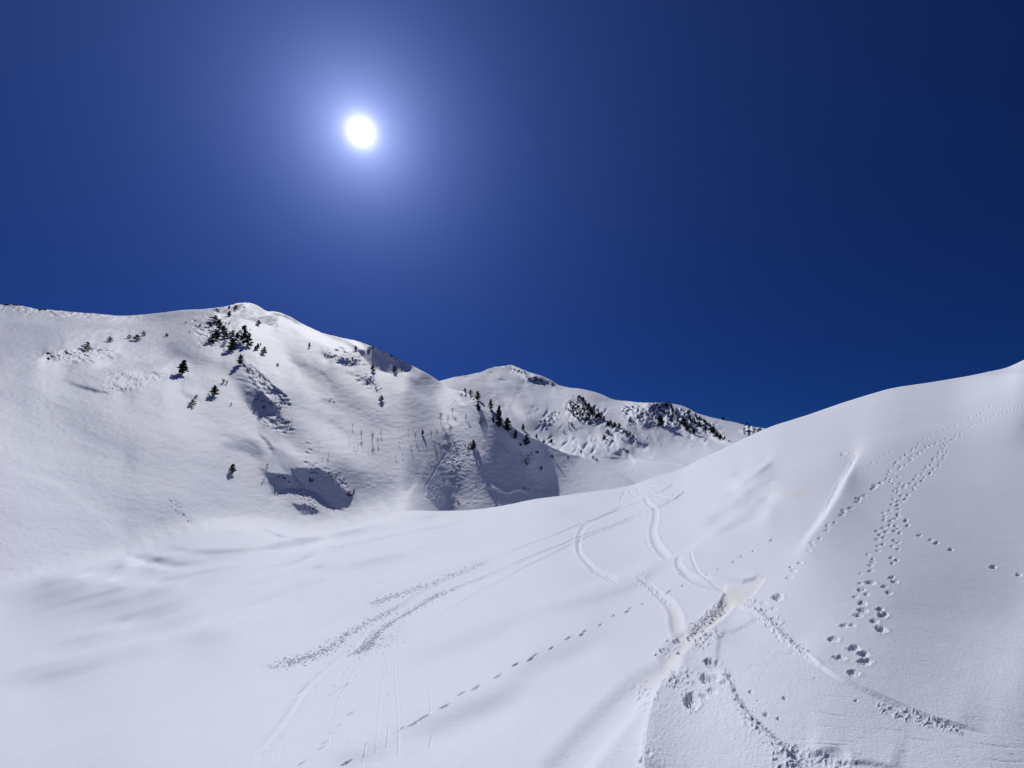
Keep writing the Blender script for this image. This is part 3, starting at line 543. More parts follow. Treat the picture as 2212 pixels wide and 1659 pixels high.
for k in range(150):          # ribs and runnels of the far flanks
    zone = rr.choice(((1160, 1330, 880, 985, -.85, .30), (1380, 1560, 880, 960, .55, .16), (1000, 1180, 800, 900, .5, .12), (1240, 1420, 900, 980, .7, .18)))
    x = rr.uniform(zone[0], zone[1]); y = rr.uniform(zone[2], zone[3]); l = rr.uniform(8, 30); a = zone[4] + rr.uniform(-.25, .25)
    dx, dy = l * math.cos(a) / 2, l * math.sin(a) / 2; kk = 2.0 * rr.uniform(.5, 1.2) * zone[5]
    C.stroke(C.p, [(x - dx, y - dy), (x + dx, y + dy)], rr.uniform(1.2, 2.6), kk, taper=.4)
    C.stroke(C.p, [(x - dx + 3, y - dy + 3), (x + dx + 3, y + dy + 3)], rr.uniform(1.2, 2.6), -kk * .5, taper=.4)
for pts, w, a in ((((0, 0), (300, 250), (520, 500), (640, 640)), 10, .08), (((180, 300), (400, 450), (640, 700)), 6, -.06), (((380, 190), (620, 420), (720, 600)), 10, -.05), (((1100, 400), (800, 560), (640, 760)), 8, .06)):
    C.stroke(C.p, curve([(1012 + a_ * .248, 790 + b_ * .248) for a_, b_ in pts]), w, a, taper=.3)
C.integrate(0.035)
C.dz += 2.2 * fbm(C.wx / 90, C.wy / 130, 4, 51) * np.clip((lowC[None, :] - C.Y) / 40, 0, 1)
rocky = np.zeros_like(C.dz)
for pts in (zK((270, 430), (370, 350), (450, 380), (640, 580), (560, 570), (480, 590), (370, 560), (300, 500)), zK((750, 490), (780, 420), (1130, 420), (1300, 480), (1560, 600), (1690, 720), (1540, 700), (1380, 660), (1100, 600), (860, 600)),
            zK((640, 590), (800, 650), (940, 750), (900, 760), (740, 680)), zK((1800, 640), (1860, 590), (2000, 640), (1870, 700)), zN((1300, 200), (1480, 270), (1700, 340), (1730, 380), (1500, 320)), zK((60, 560), (180, 480), (230, 540), (60, 650))):
    C.fill(rocky, pts, 1, 5)
rocky = np.clip(rocky, 0, 1); C.dz += C.S * rocky * 3.6 * fbm(C.X / 5, C.Y / 4.5, 3, 91); C.rock = rocky * 0
C.trench(curve(zK((560, 885), (700, 890), (900, 905), (1100, 935), (1300, 960))), 1.3, 1.8, .5); C.lip(curve(zK((860, 905), (1060, 930), (1200, 945), (1360, 965))), 2.0, 8, side=-1, sharp=1.2)
for pts in (((800, 960), (850, 935)), ((900, 970), (960, 940), (1000, 930)), ((860, 1030), (900, 985)), ((790, 1045), (830, 1015)), ((30, 720), (200, 800), (330, 870))): C.trench(zK(*pts), 1.1, .9, .5)

# ------------------------------------------------------------------ materials
def nodes(name):
    m = bpy.data.materials.new(name); m.use_nodes = True; t = m.node_tree; return m, t, t.nodes['Principled BSDF']
def snow_material(name, scales, color=(0.785, 0.825, 0.915), glint=False):
    m, t, b = nodes(name); N = t.nodes.new; K = t.links.new
    geo = N('ShaderNodeNewGeometry'); prev = None
    for sc, dist, st in scales:
        n = N('ShaderNodeTexNoise'); n.inputs['Scale'].default_value = sc; n.inputs['Detail'].default_value = 4; n.inputs['Roughness'].default_value = .6; K(geo.outputs['Position'], n.inputs['Vector'])
        bp = N('ShaderNodeBump'); bp.inputs['Distance'].default_value = dist; bp.inputs['Strength'].default_value = st; K(n.outputs['Fac'], bp.inputs['Height'])
        if prev: K(prev.outputs[0], bp.inputs['Normal'])
        prev = bp
    K(prev.outputs[0], b.inputs['Normal'])
    n = N('ShaderNodeTexNoise'); n.inputs['Scale'].default_value = 0.35; n.inputs['Detail'].default_value = 6; K(geo.outputs['Position'], n.inputs['Vector'])
    mx = N('ShaderNodeMix'); mx.data_type = 'RGBA'; mx.inputs[6].default_value = (*[c * .975 for c in color], 1); mx.inputs[7].default_value = (*color, 1); K(n.outputs['Fac'], mx.inputs[0])
    at = N('ShaderNodeAttribute'); at.attribute_name = 'dust'
    n2 = N('ShaderNodeTexNoise'); n2.inputs['Scale'].default_value = 2.5; n2.inputs['Detail'].default_value = 5; K(geo.outputs['Position'], n2.inputs['Vector'])
    mr = N('ShaderNodeMapRange'); mr.inputs[1].default_value = .25; mr.inputs[2].default_value = .6; K(n2.outputs['Fac'], mr.inputs[0])
    ml = N('ShaderNodeMath'); ml.operation = 'MULTIPLY'; K(at.outputs['Fac'], ml.inputs[0]); K(mr.outputs[0], ml.inputs[1])
    m2 = N('ShaderNodeMix'); m2.data_type = 'RGBA'; m2.inputs[7].default_value = (0.79, 0.785, 0.755, 1); K(ml.outputs[0], m2.inputs[0]); K(mx.outputs[2], m2.inputs[6])
    K(m2.outputs[2], b.inputs['Base Color'])
    b.inputs['Roughness'].default_value = .75; b.inputs['Specular IOR Level'].default_value = .3; b.inputs['Sheen Weight'].default_value = .2; b.inputs['Sheen Roughness'].default_value = .5
    return m
M_near = snow_material('near_snow', ((1.3, .03, .5), (9, .010, .6), (50, .006, 1.0)))
M_spur = snow_material('spur_snow', ((.12, .5, .35), (.7, .12, .5)), glint=False)
M_far = snow_material('far_snow', ((.05, 1.2, .35), (.3, .35, .5)))
def plain(name, c1, c2, scale, rough=.9, bump=0.0):
    m, t, b = nodes(name); N = t.nodes.new; K = t.links.new
    tc = N('ShaderNodeTexCoord'); n = N('ShaderNodeTexNoise'); n.inputs['Scale'].default_value = scale; n.inputs['Detail'].default_value = 5; K(tc.outputs['Object'], n.inputs['Vector'])
    r = N('ShaderNodeValToRGB'); r.color_ramp.elements[0].position = .35; r.color_ramp.elements[1].position = .65
    r.color_ramp.elements[0].color = (*c1, 1); r.color_ramp.elements[1].color = (*c2, 1); K(n.outputs['Fac'], r.inputs[0]); K(r.outputs[0], b.inputs['Base Color'])
    b.inputs['Roughness'].default_value = rough; b.inputs['Specular IOR Level'].default_value = .2
    if bump:
        bp = N('ShaderNodeBump'); bp.inputs['Distance'].default_value = bump; K(n.outputs['Fac'], bp.inputs['Height']); K(bp.outputs[0], b.inputs['Normal'])
    return m
M_needle = plain('pine_needles', (.008, .013, .008), (.028, .040, .020), 1.5)
M_bark = plain('pine_bark', (.05, .04, .03), (.10, .08, .06), 4)
M_birch = plain('birch_bark', (.16, .14, .11), (.36, .33, .28), 2)
M_twig = plain('bare_twigs', (.10, .085, .065), (.22, .19, .14), 2)
M_rock = plain('dark_rock', (.055, .05, .048), (.20, .18, .16), .5, bump=.4)
M_clod = plain('snow_clod', (.74, .76, .83), (.80, .825, .90), 3, .7)

# ------------------------------------------------------------------ meshes
def grid_mesh(name, P, mat, dust=None, label=None):
    nr, nc = P.shape[:2]
    me = bpy.data.meshes.new(name); me.vertices.add(nr * nc); me.vertices.foreach_set('co', P.reshape(-1).astype(np.float32))
    i = (np.arange(nr - 1)[:, None] * nc + np.arange(nc - 1)[None, :]).ravel()
    q = np.stack([i, i + 1, i + nc + 1, i + nc], -1).astype(np.int32)
    me.loops.add(q.size); me.polygons.add(len(q)); me.loops.foreach_set('vertex_index', q.ravel())
    me.polygons.foreach_set('loop_start', np.arange(0, q.size, 4, dtype=np.int32))
    me.polygons.foreach_set('use_smooth', np.ones(len(q), bool))
    me.materials.append(mat); me.update(); me.validate()
    if dust is not None:
        a = me.attributes.new('dust', 'FLOAT', 'POINT'); a.data.foreach_set('value', np.clip(dust, 0, 1).ravel().astype(np.float32))
    o = bpy.data.objects.new(name, me); COL.objects.link(o); o['kind'] = 'structure'
    if label: o['label'] = label
    return o
PA, PB, PC = A.points(), B.points(), C.points()
def grid_normals(P):
    du = np.gradient(P, axis=1); dv = np.gradient(P, axis=0); n = np.cross(du, dv); return n / (np.linalg.norm(n, axis=-1, keepdims=True) + 1e-12)

def back_skirt(last, prev, target, n=10, dip=0.12):
    """rows leading from an outline down its hidden far side to the foot of what stands behind"""
    rows = []; v = last - prev; v = v / (np.hypot(v[:, 0], v[:, 1])[:, None] + 1e-9)
    for k in range(1, n + 1):
        s = k / n; L = np.hypot(*(target - last)[:, :2].T)[:, None]
        q = last + (target - last) * (s ** 1.6); q = q.copy()
        straight = last[:, 2] + np.clip(v[:, 2], -.6, .6) * (L[:, 0] * s ** 1.6)
        q[:, 2] = straight * (1 - s) ** 3 + q[:, 2] * (1 - (1 - s) ** 3) - L[:, 0] * dip * np.sin(math.pi * s) ** 1.0
        rows.append(q)
    return np.stack(rows)
# the far side of the near crest runs down to the foot of the spur, of the far mountain or of a hollow
tgt = PA[-1].copy(); hor = PA[-1, :, :2] / np.hypot(*PA[-1, :, :2].T)[:, None]
Rl = A.R[-1]; base = PA[-1] + np.concatenate([hor * (Rl * .7)[:, None], (-.22 * Rl)[:, None]], 1)
for j, x in enumerate(xa):
    if x < 1380: tgt[j] = [np.interp(x, xb, PB[0, :, k]) for k in range(3)]
    elif x < 1740: tgt[j] = [np.interp(x, xc, PC[0, :, k]) for k in range(3)]
    else: tgt[j] = base[j]
ktr = sstep(1680, 1760, xa)[:, None]; tgt = tgt * (1 - ktr) + base * ktr
SK = back_skirt(PA[-1], PA[-2], tgt)
weld = (xa < 900)
for r in range(len(SK)): SK[r][xa < 870] = PA[-1][xa < 870] + np.array([0, 0, -.02 * (r + 1)])
# ground under and behind the camera
back = []
for k, (s_, dzz) in enumerate(((-1.2, -.02), (-4, .1), (-14, .5), (-60, 2), (-400, 8))):
    q = PA[0].copy(); q[:, 0] = q[:, 0] * (1 + -s_ * 2.2); q[:, 1] = s_ + 0 * q[:, 1] + (q[:, 1] * .2); q[:, 2] = q[:, 2] + dzz - .12 * np.abs(s_) * (q[:, 0] < 0) * .3; back.append(q)
back = np.stack(back[::-1])
ALL = np.concatenate([back, PA, SK])
dA = np.concatenate([np.zeros((5, len(xa))), A.dust, np.zeros((len(SK), len(xa)))])
# the slopes go on beyond both edges of the surveyed field
def widen(P, side):
    e = P[:, -1] if side > 0 else P[:, 0]; r = np.hypot(e[:, 0], e[:, 1]) + 2; out = []
    for k in (.25, .8, 2.0, 5.0):
        q = e.copy(); q[:, 0] += side * k * r; q[:, 1] -= .35 * k * r; q[:, 2] += (.10 if side > 0 else -.04) * k * r; out.append(q)
    out = np.stack(out, 1); return out if side > 0 else out[:, ::-1]
ALL = np.concatenate([widen(ALL, -1), ALL, widen(ALL, 1)], 1); dA = np.pad(dA, ((0, 0), (4, 4)))
ground = grid_mesh('snow_ground', ALL, M_near, dA, 'near snow field with ski tracks, animal prints and a dusty cut channel')
tB = PB[-1].copy(); hb = PB[-1, :, :2] / np.hypot(*PB[-1, :, :2].T)[:, None]; Rb = B.R[-1]
baseB = PB[-1] + np.concatenate([hb * (Rb * .5)[:, None], (-.25 * Rb)[:, None]], 1)
for j, x in enumerate(xb):
    tB[j] = baseB[j] if x < 940 else [np.interp(x, xc, PC[0, :, k]) for k in range(3)]
kk = sstep(900, 980, xb)[:, None]; tB = baseB * (1 - kk) + tB * kk
spur = grid_mesh('mountain_spur', np.concatenate([PB, back_skirt(PB[-1], PB[-2], tB)]), M_spur, None, 'snowy spur on the left rising to a pointed top')
tC = PC[-1] + np.concatenate([PC[-1, :, :2] * .35, (-.2 * C.R[-1])[:, None]], 1)
far = grid_mesh('far_mountain', np.concatenate([PC, back_skirt(PC[-1], PC[-2], tC)]), M_far, None, 'farther snowy mountain with rocky wooded knolls')
# matching shading across the joint of the near field and the spur
nA = grid_normals(ALL); nB = grid_normals(np.concatenate([PB, back_skirt(PB[-1], PB[-2], tB)]))
ia = 5 + PA.shape[0] - 1
nbj = np.stack([np.interp(xa, xb, nB[2, :, k]) for k in range(3)], -1); naj = nA[ia - 2]
naj = naj[4:-4]; mix = naj + nbj; mix /= np.linalg.norm(mix, axis=1)[:, None]
m_ = np.pad(xa < 850, (4, 4)); mix4 = np.pad(mix, ((4, 4), (0, 0)), mode='edge')
for dr, wgt in ((-2, .3), (-1, .7), (0, 1)):
    nA[ia + dr][m_] = nA[ia - 3][m_] * (1 - wgt) + mix4[m_] * wgt
mb = np.stack([np.interp(xb, xa, mix[:, k]) for k in range(3)], -1); mm = xb < 850
for dr, wgt in ((2, .3), (1, .7), (0, 1)):
    nB[dr][mm] = nB[3][mm] * (1 - wgt) + mb[mm] * wgt
if nA[200, 500, 2] < 0: nA = -nA
if nB[100, 300, 2] < 0: nB = -nB
ground.data.normals_split_custom_set_from_vertices(nA.reshape(-1, 3).tolist())
spur.data.normals_split_custom_set_from_vertices(nB.reshape(-1, 3).tolist())
def spot(x, y):
    """place on the terrain seen along the sight line"""
    if y > float(crA(np.array([x]))[0]) : return A.at(x, y)
    if x < 1360 and y > float(crB(np.array([x]))[0]) - 3: return B.at(x, y)
    if 890 < x < 1745: return C.at(x, y)
    return B.at(x, y)

# ------------------------------------------------------------------ things
def new_mesh(name, verts, faces, mat, smooth=False):
    me = bpy.data.meshes.new(name); me.from_pydata([tuple(v) for v in verts], [], faces); me.materials.append(mat)
    if smooth: me.polygons.foreach_set('use_smooth', [True] * len(me.polygons))
    me.update(); return me
def tube(path, radii, sides=5):
    V, Fc = [], []
    for k, (p, r) in enumerate(zip(path, radii)):
        d = (Vector(path[min(k + 1, len(path) - 1)]) - Vector(path[max(k - 1, 0)])).normalized(); a = d.orthogonal().normalized(); b = d.cross(a)
        for s in range(sides):
            t = 2 * math.pi * s / sides; V.append(Vector(p) + r * (math.cos(t) * a + math.sin(t) * b))
        if k:
            for s in range(sides):
                o = (k - 1) * sides; Fc.append((o + s, o + (s + 1) % sides, o + sides + (s + 1) % sides, o + sides + s))
    Fc.append(tuple(range(sides))[::-1]); Fc.append(tuple(range(len(V) - sides, len(V)))); return V, Fc
def join(parts):
    V, Fc = [], []
    for v, f in parts:
        o = len(V); V += v; Fc += [tuple(i + o for i in q) for q in f]
    return V, Fc
def pine_meshes(seed, lean=0.0, broad=0.30, low=0.08):
    """unit-height mountain pine: trunk with limbs, ragged crown of needle tufts"""
    r = random.Random(seed); parts = [tube([(0, 0, -.12), (.01, 0, .4), (lean * .5, .01, .97)], [.028, .018, .004])]
    V, Fc = [], []
    for k in range(46):
        z = low + (1 - low) * (k / 46) ** .95; az = r.uniform(0, 6.283)
        L = broad * (1 - ((z - .22) / .80) ** 2 if z > .22 else .55 + z * 2) * r.uniform(.55, 1.15); L = max(L, .03)
        dx, dy = math.cos(az), math.sin(az); x0 = lean * .5 * z
        tip = (x0 + dx * L, dy * L, z + r.uniform(-.03, .09))
        parts.append(tube([(x0, 0, z), ((x0 + tip[0]) / 2, tip[1] / 2, z - .01 + r.uniform(-.01, .01)), tip], [.008, .006, .002], 3))
        for t in range(int(12 + 20 * L / broad)):
            f = r.uniform(.25, 1.05); c = Vector((x0 + dx * L * f, dy * L * f, z + (tip[2] - z) * f)) + Vector((r.gauss(0, .028), r.gauss(0, .028), r.gauss(0, .018)))
            a = Vector((r.gauss(0, 1), r.gauss(0, 1), r.gauss(.5, .6))).normalized() * r.uniform(.040, .075); b = a.cross(Vector((r.gauss(0, 1), r.gauss(0, 1), r.gauss(0, 1)))).normalized() * r.uniform(.02, .038)
            o = len(V); V += [c - a * .5 - b, c - a * .4 + b, c + a]; Fc.append((o, o + 1, o + 2))
    for t in range(16):
        c = Vector((lean * .5, 0, .95)) + Vector((r.gauss(0, .014), r.gauss(0, .014), r.uniform(-.07, .05))); a = Vector((r.gauss(0, .4), r.gauss(0, .4), 1)) * .045; b = Vector((r.gauss(0, 1), r.gauss(0, 1), 0)).normalized() * .014
        o = len(V); V += [c - b, c + b, c + a]; Fc.append((o, o + 1, o + 2))
    return new_mesh('trunk', *join(parts), M_bark), new_mesh('crown', V, Fc, M_needle)
def birch_meshes(seed, twiggy=1.0):
    r = random.Random(seed); trunk = [tube([(0, 0, -.1), (r.uniform(-.03, .03), 0, .45), (r.uniform(-.06, .06), 0, .85)], [.022, .015, .005])]; tw = []
    for k in range(int(26 * twiggy)):
        z = r.uniform(.28, .9); az = r.uniform(0, 6.283); L = r.uniform(.12, .3) * (1.15 - z * .55)
        p1 = Vector((math.cos(az) * L * .5, math.sin(az) * L * .5, z + L * .5)); p2 = p1 + Vector((math.cos(az) * L * .4, math.sin(az) * L * .4, L * .45))
        tw.append(tube([(0, 0, z), p1, p2], [.008, .006, .003], 3))
        for q in range(5):
            c = p1.lerp(p2, r.random()); e = c + Vector((r.gauss(0, .06), r.gauss(0, .06), r.uniform(.02, .12))); tw.append(tube([c, e], [.0045, .002], 3))
    return new_mesh('trunk', *join(trunk), M_birch), new_mesh('twigs', *join(tw), M_twig)
def shrub_meshes(seed):
    r = random.Random(seed); tw = []; st = []
    for k in range(6):
        a = r.uniform(0, 6.283); st.append(tube([(0, 0, -.08), (math.cos(a) * .12, math.sin(a) * .12, .35)], [.02, .01], 3))
    for k in range(46):
        a = r.uniform(0, 6.283); L = r.uniform(.2, .6); p1 = Vector((math.cos(a) * L * .45, math.sin(a) * L * .45, r.uniform(.25, .6))); p2 = p1 + Vector((r.gauss(0, .12), r.gauss(0, .12), r.uniform(.1, .4)))
        tw.append(tube([(0, 0, .02), p1, p2], [.012, .008, .003], 3))
    return new_mesh('stems', *join(st), M_birch), new_mesh('twigs', *join(tw), M_twig)
PINES = [pine_meshes(s, l, b, lo) for s, l, b, lo in ((1, 0, .27, .06), (2, .10, .33, .05), (3, -.08, .24, .1), (4, .05, .38, .03), (5, 0, .21, .08))]
BROAD = [pine_meshes(s, l, b, lo) for s, l, b, lo in ((11, .1, .55, .02), (12, -.1, .48, .02))]
BIRCH = [birch_meshes(s) for s in (21, 22, 23)]; SHRUB = [shrub_meshes(s) for s in (31, 32)]
rt = random.Random(5); used = {}
def plant(kind, x, y, h, label, cat, group=None, w=None):
    """root a plant of picture height h at a sight line; lower names are the plant's parts"""
    lib = {'pine': PINES, 'broad': BROAD, 'birch': BIRCH, 'shrub': SHRUB}[kind]; m = rt.choice(lib)
    p, S = spot(x, y); H = h * S * 1.14
    e = bpy.data.objects.new({'pine': 'pine_tree', 'broad': 'dwarf_pine', 'birch': 'bare_birch', 'shrub': 'bare_shrub'}[kind], None); COL.objects.link(e)
    e.empty_display_size = 1; e.location = p; wr = 1.0
    nat = {'pine': .56, 'broad': 1.0, 'birch': .5, 'shrub': 1.1}[kind]
    if w: wr = min(1.9, max(.6, (w / h) / nat))
    e.scale = (H * wr, H * wr, H); e.rotation_euler = (0, 0, rt.uniform(0, 6.283))
    e['label'] = label; e['category'] = cat
    if group: e['group'] = group
    for me in m:
        o = bpy.data.objects.new(me.name.split('.')[0], me); o.parent = e; COL.objects.link(o)
    return e
def pine(x, y, h, label, group=None, w=None, kind='pine'): plant(kind, x, y, h, label, 'tree', group, w)

g1 = 'pines on the left slope'
for t in ((185, 756, 17, 'lone round pine above the left rock band, leftmost tree', 18), (235, 739, 11, 'small pine between the leftmost pine and the row of three', 11),
    (278, 732, 8, 'small pine left in the row of three on the far left ridge', 8), (293, 736, 12, 'broad pine in the middle of the row of three on the left ridge', 14), (308, 726, 10, 'leaning pine at the upper end of the row of three on the left ridge', 10),
    (360, 727, 6, 'tiny lone pine with a long shadow right of the row of three', 5), (394, 808, 27, 'big lone pine with a wide shadow on the open left slope', 23), (462, 853, 19, 'lone pine with drooping shadow left of the dark hollow', 15),
    (414, 875, 12, 'low dark pine leaning left above its shadow below the lone pine', 15), (424, 856, 5, 'tiny round bush pine just above the low dark pine', 7), (500, 1020, 17, 'lone pine low on the open slope left of the lower outcrops', 13),
    (517, 786, 19, 'dark pine at the head of the long shadow on the spur rib', 13), (508, 668, 8, 'round pine close under the pointed left top', 9), (493, 684, 11, 'small pine below the pointed top, above the dense grove', 8),
    (556, 703, 10, 'small pine alone on the bright flank right of the pointed top', 8), (667, 751, 10, 'small lone pine in the middle of the bright upper flank', 5), (768, 757, 9, 'small pine at the left edge of the shaded ridge hollow', 6),
    (804, 803, 14, 'pine standing below the shaded ridge hollow', 8), (850, 805, 13, 'pine inside the lower rim of the shaded ridge hollow', 7), (822, 868, 12, 'lone pine with small shadow in the middle of the open flank', 9),
    (568, 766, 15, 'slim pine at the right end below the dense grove', 9), (555, 756, 12, 'slim pine just left of the rightmost one under the grove', 8), (599, 790, 6, 'tiny pine alone on the bright flank right of the grove', 6),
    (540, 714, 3, 'tiny pine speck right above the tall grove pine', 3), (843, 771, 6, 'tiny pine in the upper middle of the shaded ridge hollow', 4), (911, 939, 10, 'small dark pine among the bare birches of the flank', 7)):
    pine(t[0], t[1], t[2], t[3], g1, t[4], 'broad' if t[4] > t[2] * .95 else 'pine')
g2 = 'dense pine grove below the pointed top'
for t in ((465, 699, 14, 'broad flat-topped pine at the top of the dense grove', 23), (451, 706, 12, 'shaggy pine on the upper left of the dense grove', 13), (472, 713, 18, 'tall pine just under the flat-topped one in the grove', 11), (481, 718, 13, 'pine in the upper middle of the grove', 12),
    (484, 732, 13, 'round pine in the middle of the grove', 12), (454, 743, 18, 'wide leaning pine at the lower left corner of the grove', 19), (465, 734, 17, 'thick pine touching the lower left one in the grove', 14), (499, 756, 23, 'big pine at the foot of the grove', 16),
    (500, 730, 15, 'pine left beside the tallest pine of the grove', 11), (511, 733, 12, 'pine squeezed against the tallest pine of the grove', 11), (522, 741, 34, 'tallest pine of the dense grove', 16), (536, 749, 25, 'tall pine at the right edge of the grove', 13), (484, 747, 8, 'small pine at the lower middle of the grove', 8)):
    pine(t[0], t[1], t[2], t[3], g2, t[4], 'broad' if t[4] > t[2] * .95 else 'pine')
for x, y, h in ((400, 699, 4), (430, 706, 6), (408, 719, 3.5), (486, 699, 4), (494, 702, 5), (562, 746, 5), (549, 757, 8), (506, 745, 7), (474, 726, 6), (527, 728, 8)):
    pine(x, y, h, 'tiny dark pine sapling scattered round the dense grove', 'saplings round the grove')
g3 = 'pines along the descending spur ridge'
for t in ((1004, 847, 8, 'topmost small pine of the descending spur ridge', 7), (1016, 853, 10, 'second small pine of the ridge with a leaning crown', 11), (1030, 866, 17, 'broad dark pine on the ridge just above the bare bush', 12), (1033, 888, 15, 'shaggy pine below the ridge line over the bare bush', 14),
    (1060, 884, 18, 'slender pine standing clear against the far snow', 10), (1062, 892, 7, 'short pine at the foot of the slender clear one', 7), (1076, 924, 41, 'tallest pine of the ridge, narrow at the top', 17), (1064, 912, 13, 'small pine left of the tallest ridge pine', 7),
    (1095, 932, 25, 'broad pine right beside the tallest ridge pine', 20), (1113, 949, 18, 'dark pine just below the broad ridge pine', 11), (1136, 963, 21, 'pine with upright crown above the small cliff', 11), (1129, 928, 12, 'pine standing a little behind the ridge on far snow', 8),
    (1158, 946, 9, 'small pine where the ridge meets the valley floor', 5), (1173, 956, 5, 'tiny pine on the flattening end of the ridge', 4), (1190, 958, 8, 'dark round pine on the valley floor edge', 7), (1160, 980, 6, 'tiny round pine below the upright-crowned one', 5),
    (1193, 990, 8, 'small pine with slanting shadow on the grey lower slope', 5), (1227, 990, 6, 'tiny pine right on the grey lower slope', 4), (1255, 981, 7, 'small lone pine on the valley floor', 5), (1281, 991, 5, 'left of two low bushes by the valley track', 6),
    (1289, 996, 5, 'right of two low bushes by the valley track', 8), (1169, 1015, 8, 'lowest small pine with a slanting shadow on the shaded face', 6), (1125, 964, 7, 'small pine left of the upright-crowned one', 5), (1020, 972, 19, 'pine rooted among rocks inside the shaded face', 11)):
    pine(t[0], t[1], t[2], t[3], g3, t[4], 'broad' if t[4] > t[2] * .95 else 'pine')
# bare birches and scrub
g4 = 'bare birches on the open flank'
for t in ((780, 948, 16, 'left birch of the pair with long shadows on the flank'), (803, 958, 20, 'tallest birch of the pair with long shadows'), (815, 961, 12, 'small birch leaning right beside the tallest'), (760, 926, 9, 'faint birch up left of the pair'), (822, 942, 10, 'faint birch up right of the pair'),
    (951, 914, 21, 'largest birch with round twig crown under the ridge'), (966, 912, 14, 'birch right beside the round-crowned one'), (976, 896, 14, 'birch above beside the ski trace under the ridge'), (972, 936, 14, 'birch halfway down the gully edge'), (939, 968, 14, 'birch left over the small snow runnel'),
    (968, 974, 18, 'birch standing at the top of the white runnel'), (930, 945, 13, 'birch with yellowish crown left in the row of two'), (943, 942, 13, 'slanting birch right in the row of two'), (897, 950, 13, 'thin birch left of the small dark pine'), (1005, 910, 14, 'birch at the left edge of the shaded face'),
    (942, 988, 14, 'lowest birch beside the snow runnel'), (576, 1018, 15, 'bare birch on the left end of the lower outcrop'), (570, 835, 13, 'bare birch on the combed snow rib'), (1376, 943, 8, 'faint bare birch beside the far rocky rib')):
    plant('birch', t[0], t[1], t[2], t[3], 'tree', g4)
for t in ((1036, 916, 17, 'wide bare bush hanging over the shaded face', 22), (482, 827, 12, 'bare bush on the long shadow of the rib', 14), (489, 829, 9, 'second bare bush right on the long shadow', 10), (604, 885, 13, 'bare bush on the right side of the dark hollow', 14), (499, 875, 7, 'faint bare bush on the open slope', 7),
    (1137, 1003, 18, 'bare scrub on the small cliff above the shaded face', 16), (568, 882, 12, 'bare scrub hanging over the left of the dark hollow', 18), (755, 1066, 7, 'bare scrub on top of the lowest right outcrop', 10)):
    plant('shrub', t[0], t[1], t[2], t[3], 'bush', 'bare bushes of the spur', t[4])
rq = random.Random(44)
for k in range(46):
    if k < 26: x, y = zN((rq.uniform(330, 720), rq.uniform(760, 1130)))[0]
    elif k < 36: x, y = zP((rq.uniform(1400, 1700), rq.uniform(1290, 1420)))[0]
    else: t = rq.random(); x, y = zP((1150 + 250 * t + rq.uniform(-40, 40), 1290 + 330 * t + rq.uniform(-20, 20)))[0]
    plant('birch', x, y, rq.uniform(3.5, 7), 'tiny bare sapling poking from the snow of the flank', 'sapling', 'bare saplings of the flank')
for k in range(30):
    t = rq.random(); x, y = zP((600 + 400 * t + rq.uniform(-50, 50), 580 + 620 * t + rq.uniform(-40, 40)))[0]
    plant('shrub', x, y, rq.uniform(2.5, 5), 'low twiggy scrub on the combed snow rib', 'scrub', 'low scrub along the rib')

# far woods
g5 = 'pines of the far mountain'
for t in ((1305, 951, 10, 'lone dark pine on the far lower flank', 7), (1313, 937, 9, 'pine just under the second far rock crest', 8), (1337, 925, 9, 'pointed pine on the second far rock crest', 8), (1361, 939, 6, 'small pine low on the second far rock crest', 5), (1426, 920, 21, 'largest pine of the far mountain, broad and dark', 17),
    (1498, 938, 12, 'pine alone below the second far grove', 9), (1478, 918, 18, 'tall narrow pine in the second far grove', 9), (1485, 930, 9, 'pine under the tall narrow far one', 7), (1490, 935, 6, 'little pine between two lower far ones', 6), (1375, 901, 7, 'small pine on the snow lane of the far mountain', 4), (1361, 908, 9, 'pine on the rocks left of the far snow lane', 6),
    (1561, 908, 6, 'tiny pine on the far skyline', 5), (1613, 917, 5, 'tiny pine on the far skyline next to the near hill', 6), (1343, 952, 4, 'low pine left of the far rock crest end', 5), (1323, 956, 4, 'tiny pine left under the far lower flank', 5)):
    pine(t[0], t[1], t[2], t[3], g5, t[4], 'broad' if t[4] > t[2] * .95 else 'pine')
def scatter(poly, n, hs, label, group, kinds=('pine', 'pine', 'broad')):
    P = np.array(poly); c = 0
    while c < n:
        x = rq.uniform(P[:, 0].min(), P[:, 0].max()); y = rq.uniform(P[:, 1].min(), P[:, 1].max())
        if float(poly_sd(np.array([x]), np.array([y]), poly)[0]) < 0: continue
        c += 1; pine(x, y, rq.uniform(*hs), label, group, kind=rq.choice(kinds))
scatter(zK((365, 352), (400, 370), (450, 385), (520, 450), (600, 520), (625, 570), (560, 560), (480, 500), (420, 430)), 42, (5, 9), 'dark pine packed along the crest of the first far knoll', 'pines on the crest of the first far knoll')
scatter(zK((300, 450), (400, 400), (560, 560), (480, 600), (360, 560)), 34, (4, 8), 'dark pine on the flank of the first far knoll', 'pines on the flank of the first far knoll')
scatter(zK((300, 570), (400, 590), (380, 620), (230, 680), (290, 610)), 9, (3, 5), 'little pine at the snowy foot of the first far knoll', 'little pines under the first far knoll')
scatter(zK((640, 580), (720, 600), (720, 625), (650, 615)), 7, (6, 9), 'pine on the saddle between the far knolls', 'pines of the far saddle')
scatter(zK((730, 620), (900, 700), (960, 760), (780, 690)), 9, (3, 5.5), 'small pine along the lower far rock crest', 'pines of the lower far rock crest')
scatter(zK((1140, 440), (1180, 440), (1230, 475), (1220, 500), (1150, 470)), 8, (5, 9), 'pine at the upper left of the second far grove', 'pines heading the second far grove')
